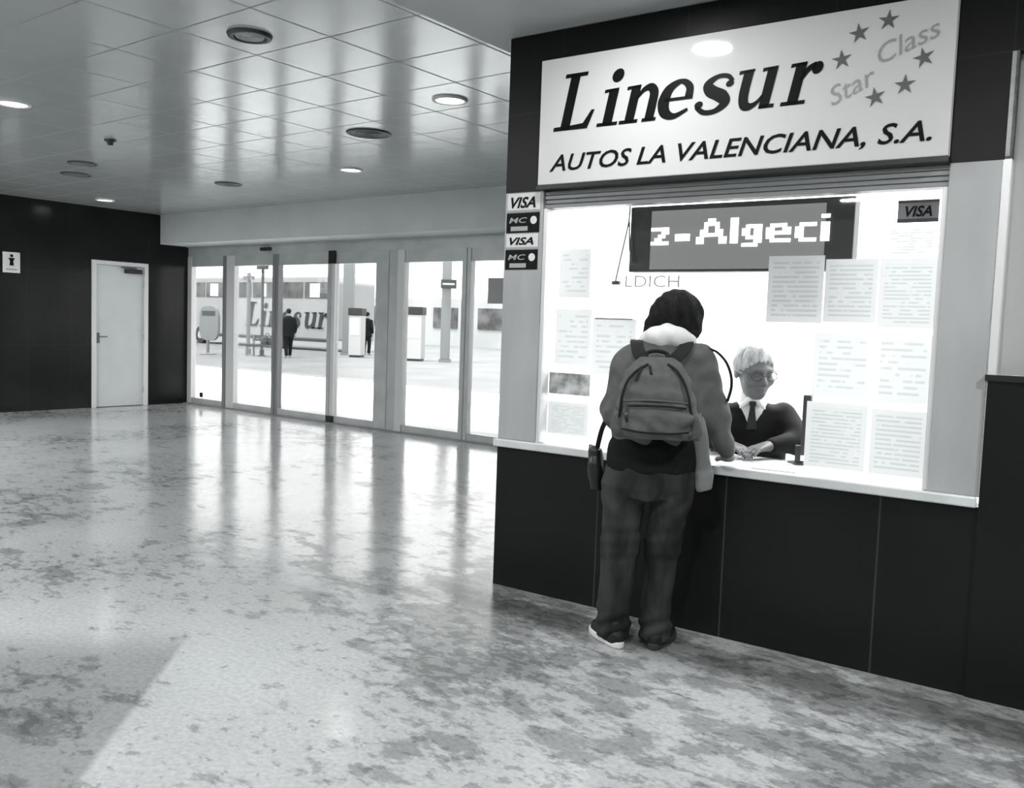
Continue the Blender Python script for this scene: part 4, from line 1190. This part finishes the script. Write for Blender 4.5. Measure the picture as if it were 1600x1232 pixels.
# bus stop totem
st = empty('stop_sign', (-29.7, 20.0, -.02), .0, 'rounded grey stop sign with a dark top band on a foot', 'sign')
pts = []
for i in range(28):
    a = 2 * PI * i / 28
    pts.append((.62 * math.copysign(abs(math.cos(a)) ** .6, math.cos(a)), 1.20 + .66 * math.copysign(abs(math.sin(a)) ** .6, math.sin(a))))
MB().prism(pts, -.05, .05).build('sign_panel', M['midgrey'], st, bevel=.02)
MB().box((-.42, -.06, 1.48), (.42, -.05, 1.66)).build('top_band', M['dark'], st)
MB().tube([(-.1, 0, 0), (-.1, 0, .6)], .06, 12).lathe([(.3, 0), (.3, .04), (.06, .07)], (-.1, 0, 0), 20).build('foot', M['midgrey'], st)

# right hand half: columns and machines
def column(x, y, w_, h, m, label):
    p = empty('column', (x, y, -.02), .6, label, 'column')
    MB().box((-w_ / 2, -w_ / 2, .12), (w_ / 2, w_ / 2, h)).build('shaft', m, p, bevel=.02)
    MB().box((-w_ / 2 - .05, -w_ / 2 - .05, 0), (w_ / 2 + .05, w_ / 2 + .05, .12)).build('base', M['midgrey'], p)
    return p
column(-28.95, 26.3, .42, 5.2, M['midgrey'], 'broad grey square column left of the outdoor ticket machine')
c2 = column(-23.1, 26, .34, 5.2, M['midgrey'], 'slimmer grey square column carrying a small dark plate')
pl = empty('hanging_plate', (-22.85, 25.75, 2.82), .6, 'small dark plate fixed high on the slimmer column', 'sign')
MB().box((-.25, -.05, 0), (.35, .05, .34)).build('plate', M['dark'], pl, bevel=.02)
MB().box((-.18, -.055, .13), (.28, -.05, .20)).build('stripe', M['lightgrey'], pl)
def machine(x, y, w_, h, label):
    p = empty('vending_machine', (x, y, -.02), .5, label, 'machine')
    MB().box((-w_ / 2, -.3, .08), (w_ / 2, .3, h - .3)).build('cabinet', M['lightgrey'], p, bevel=.02)
    MB().box((-w_ / 2 - .03, -.34, h - .3), (w_ / 2 + .03, .3, h)).build('header', M['black'], p, bevel=.02)
    MB().box((-w_ / 2 + .03, -.25, 0), (w_ / 2 - .03, .25, .08)).build('foot', M['dark'], p)
    MB().box((-w_ / 2 + .08, -.31, .9), (w_ / 2 - .08, -.3, h - .4)).build('front_panel', M['white'], p)
machine(-27.2, 25.2, .52, 2.0, 'grey machine with black header beside the broad column')
machine(-24.3, 25.4, .9, 2.1, 'wide grey machine with black header beside the slimmer column')
nt = link('notice', MB().box((0, -.003, 0), (.24, 0, .31)).build('tmp', M['lightgrey']).data, None, None, (-6.89, YD + .01, 1.72))
bpy.data.objects.remove(bpy.data.objects['tmp'])
tag(nt, 'grey paper notice stuck on the last glass door beside the booth', 'notice')
# building beyond
bd = empty('building', (-64, 46, -.02), 0, 'pale building far behind the coach', 'building')
MB().box((0, 0, 0), (58, 6, 3.2)).build('wall', mat('pale_render', .40, .8, .2, noise=(.4, .08)), bd)
for k in range(14): MB().box((2 + 4 * k, -.06, 1.2), (4.2 + 4 * k, 0, 2.6)).build('window', bus_glass, bd)

# ================================================================== LIGHT
w = bpy.data.worlds.new('sky'); bpy.context.scene.world = w; w.use_nodes = True
bg = w.node_tree.nodes['Background']; bg.inputs[0].default_value = tint(1.0); bg.inputs[1].default_value = 3.4
def area(name, loc, sx_, sy_, e, rot=(0, 0, 0)):
    L = bpy.data.lights.new(name, 'AREA'); L.shape = 'RECTANGLE'; L.size = sx_; L.size_y = sy_; L.energy = e; L.color = (.98, 1, 1)
    o = bpy.data.objects.new(name, L); C.objects.link(o); o.location = loc; o.rotation_euler = rot
    return o
sl = bpy.data.lights.new('sun', 'SUN'); sl.energy = 7.5; sl.angle = .25; sl.color = (.985, 1, 1)
so = bpy.data.objects.new('sun', sl); C.objects.link(so)
so.rotation_euler = Vector((-.10, -.30, .95)).to_track_quat('Z', 'Y').to_euler()

# ================================================================== CAMERA
yaw, pitch, roll, f = -0.649850378, 0.0753804403, -0.0352087316, 1394.8
fw = Vector((math.sin(yaw) * math.cos(pitch), math.cos(yaw) * math.cos(pitch), -math.sin(pitch)))
r = Vector((math.cos(yaw), -math.sin(yaw), 0)); d = fw.cross(r)
c, q = math.cos(roll), math.sin(roll)
r2 = r * c + d * q; d2 = d * c - r * q
cam = bpy.data.cameras.new('camera'); co = bpy.data.objects.new('camera', cam); C.objects.link(co)
m = Matrix.Identity(4)
for i in range(3):
    m[i][0] = r2[i]; m[i][1] = -d2[i]; m[i][2] = -fw[i]
m[0][3], m[1][3], m[2][3] = 0, 0, 1.45
co.matrix_world = m
cam.sensor_fit = 'HORIZONTAL'; cam.sensor_width = 36; cam.lens = f / 1600 * 36
cam.clip_start = .05; cam.clip_end = 300
sc = bpy.context.scene
sc.camera = co
sc.view_settings.view_transform = 'Standard'
sc.view_settings.look = 'None'
sc.cycles.use_denoising = True
sc.cycles.max_bounces = 10; sc.cycles.transparent_max_bounces = 16
sc.cycles.sample_clamp_indirect = 6
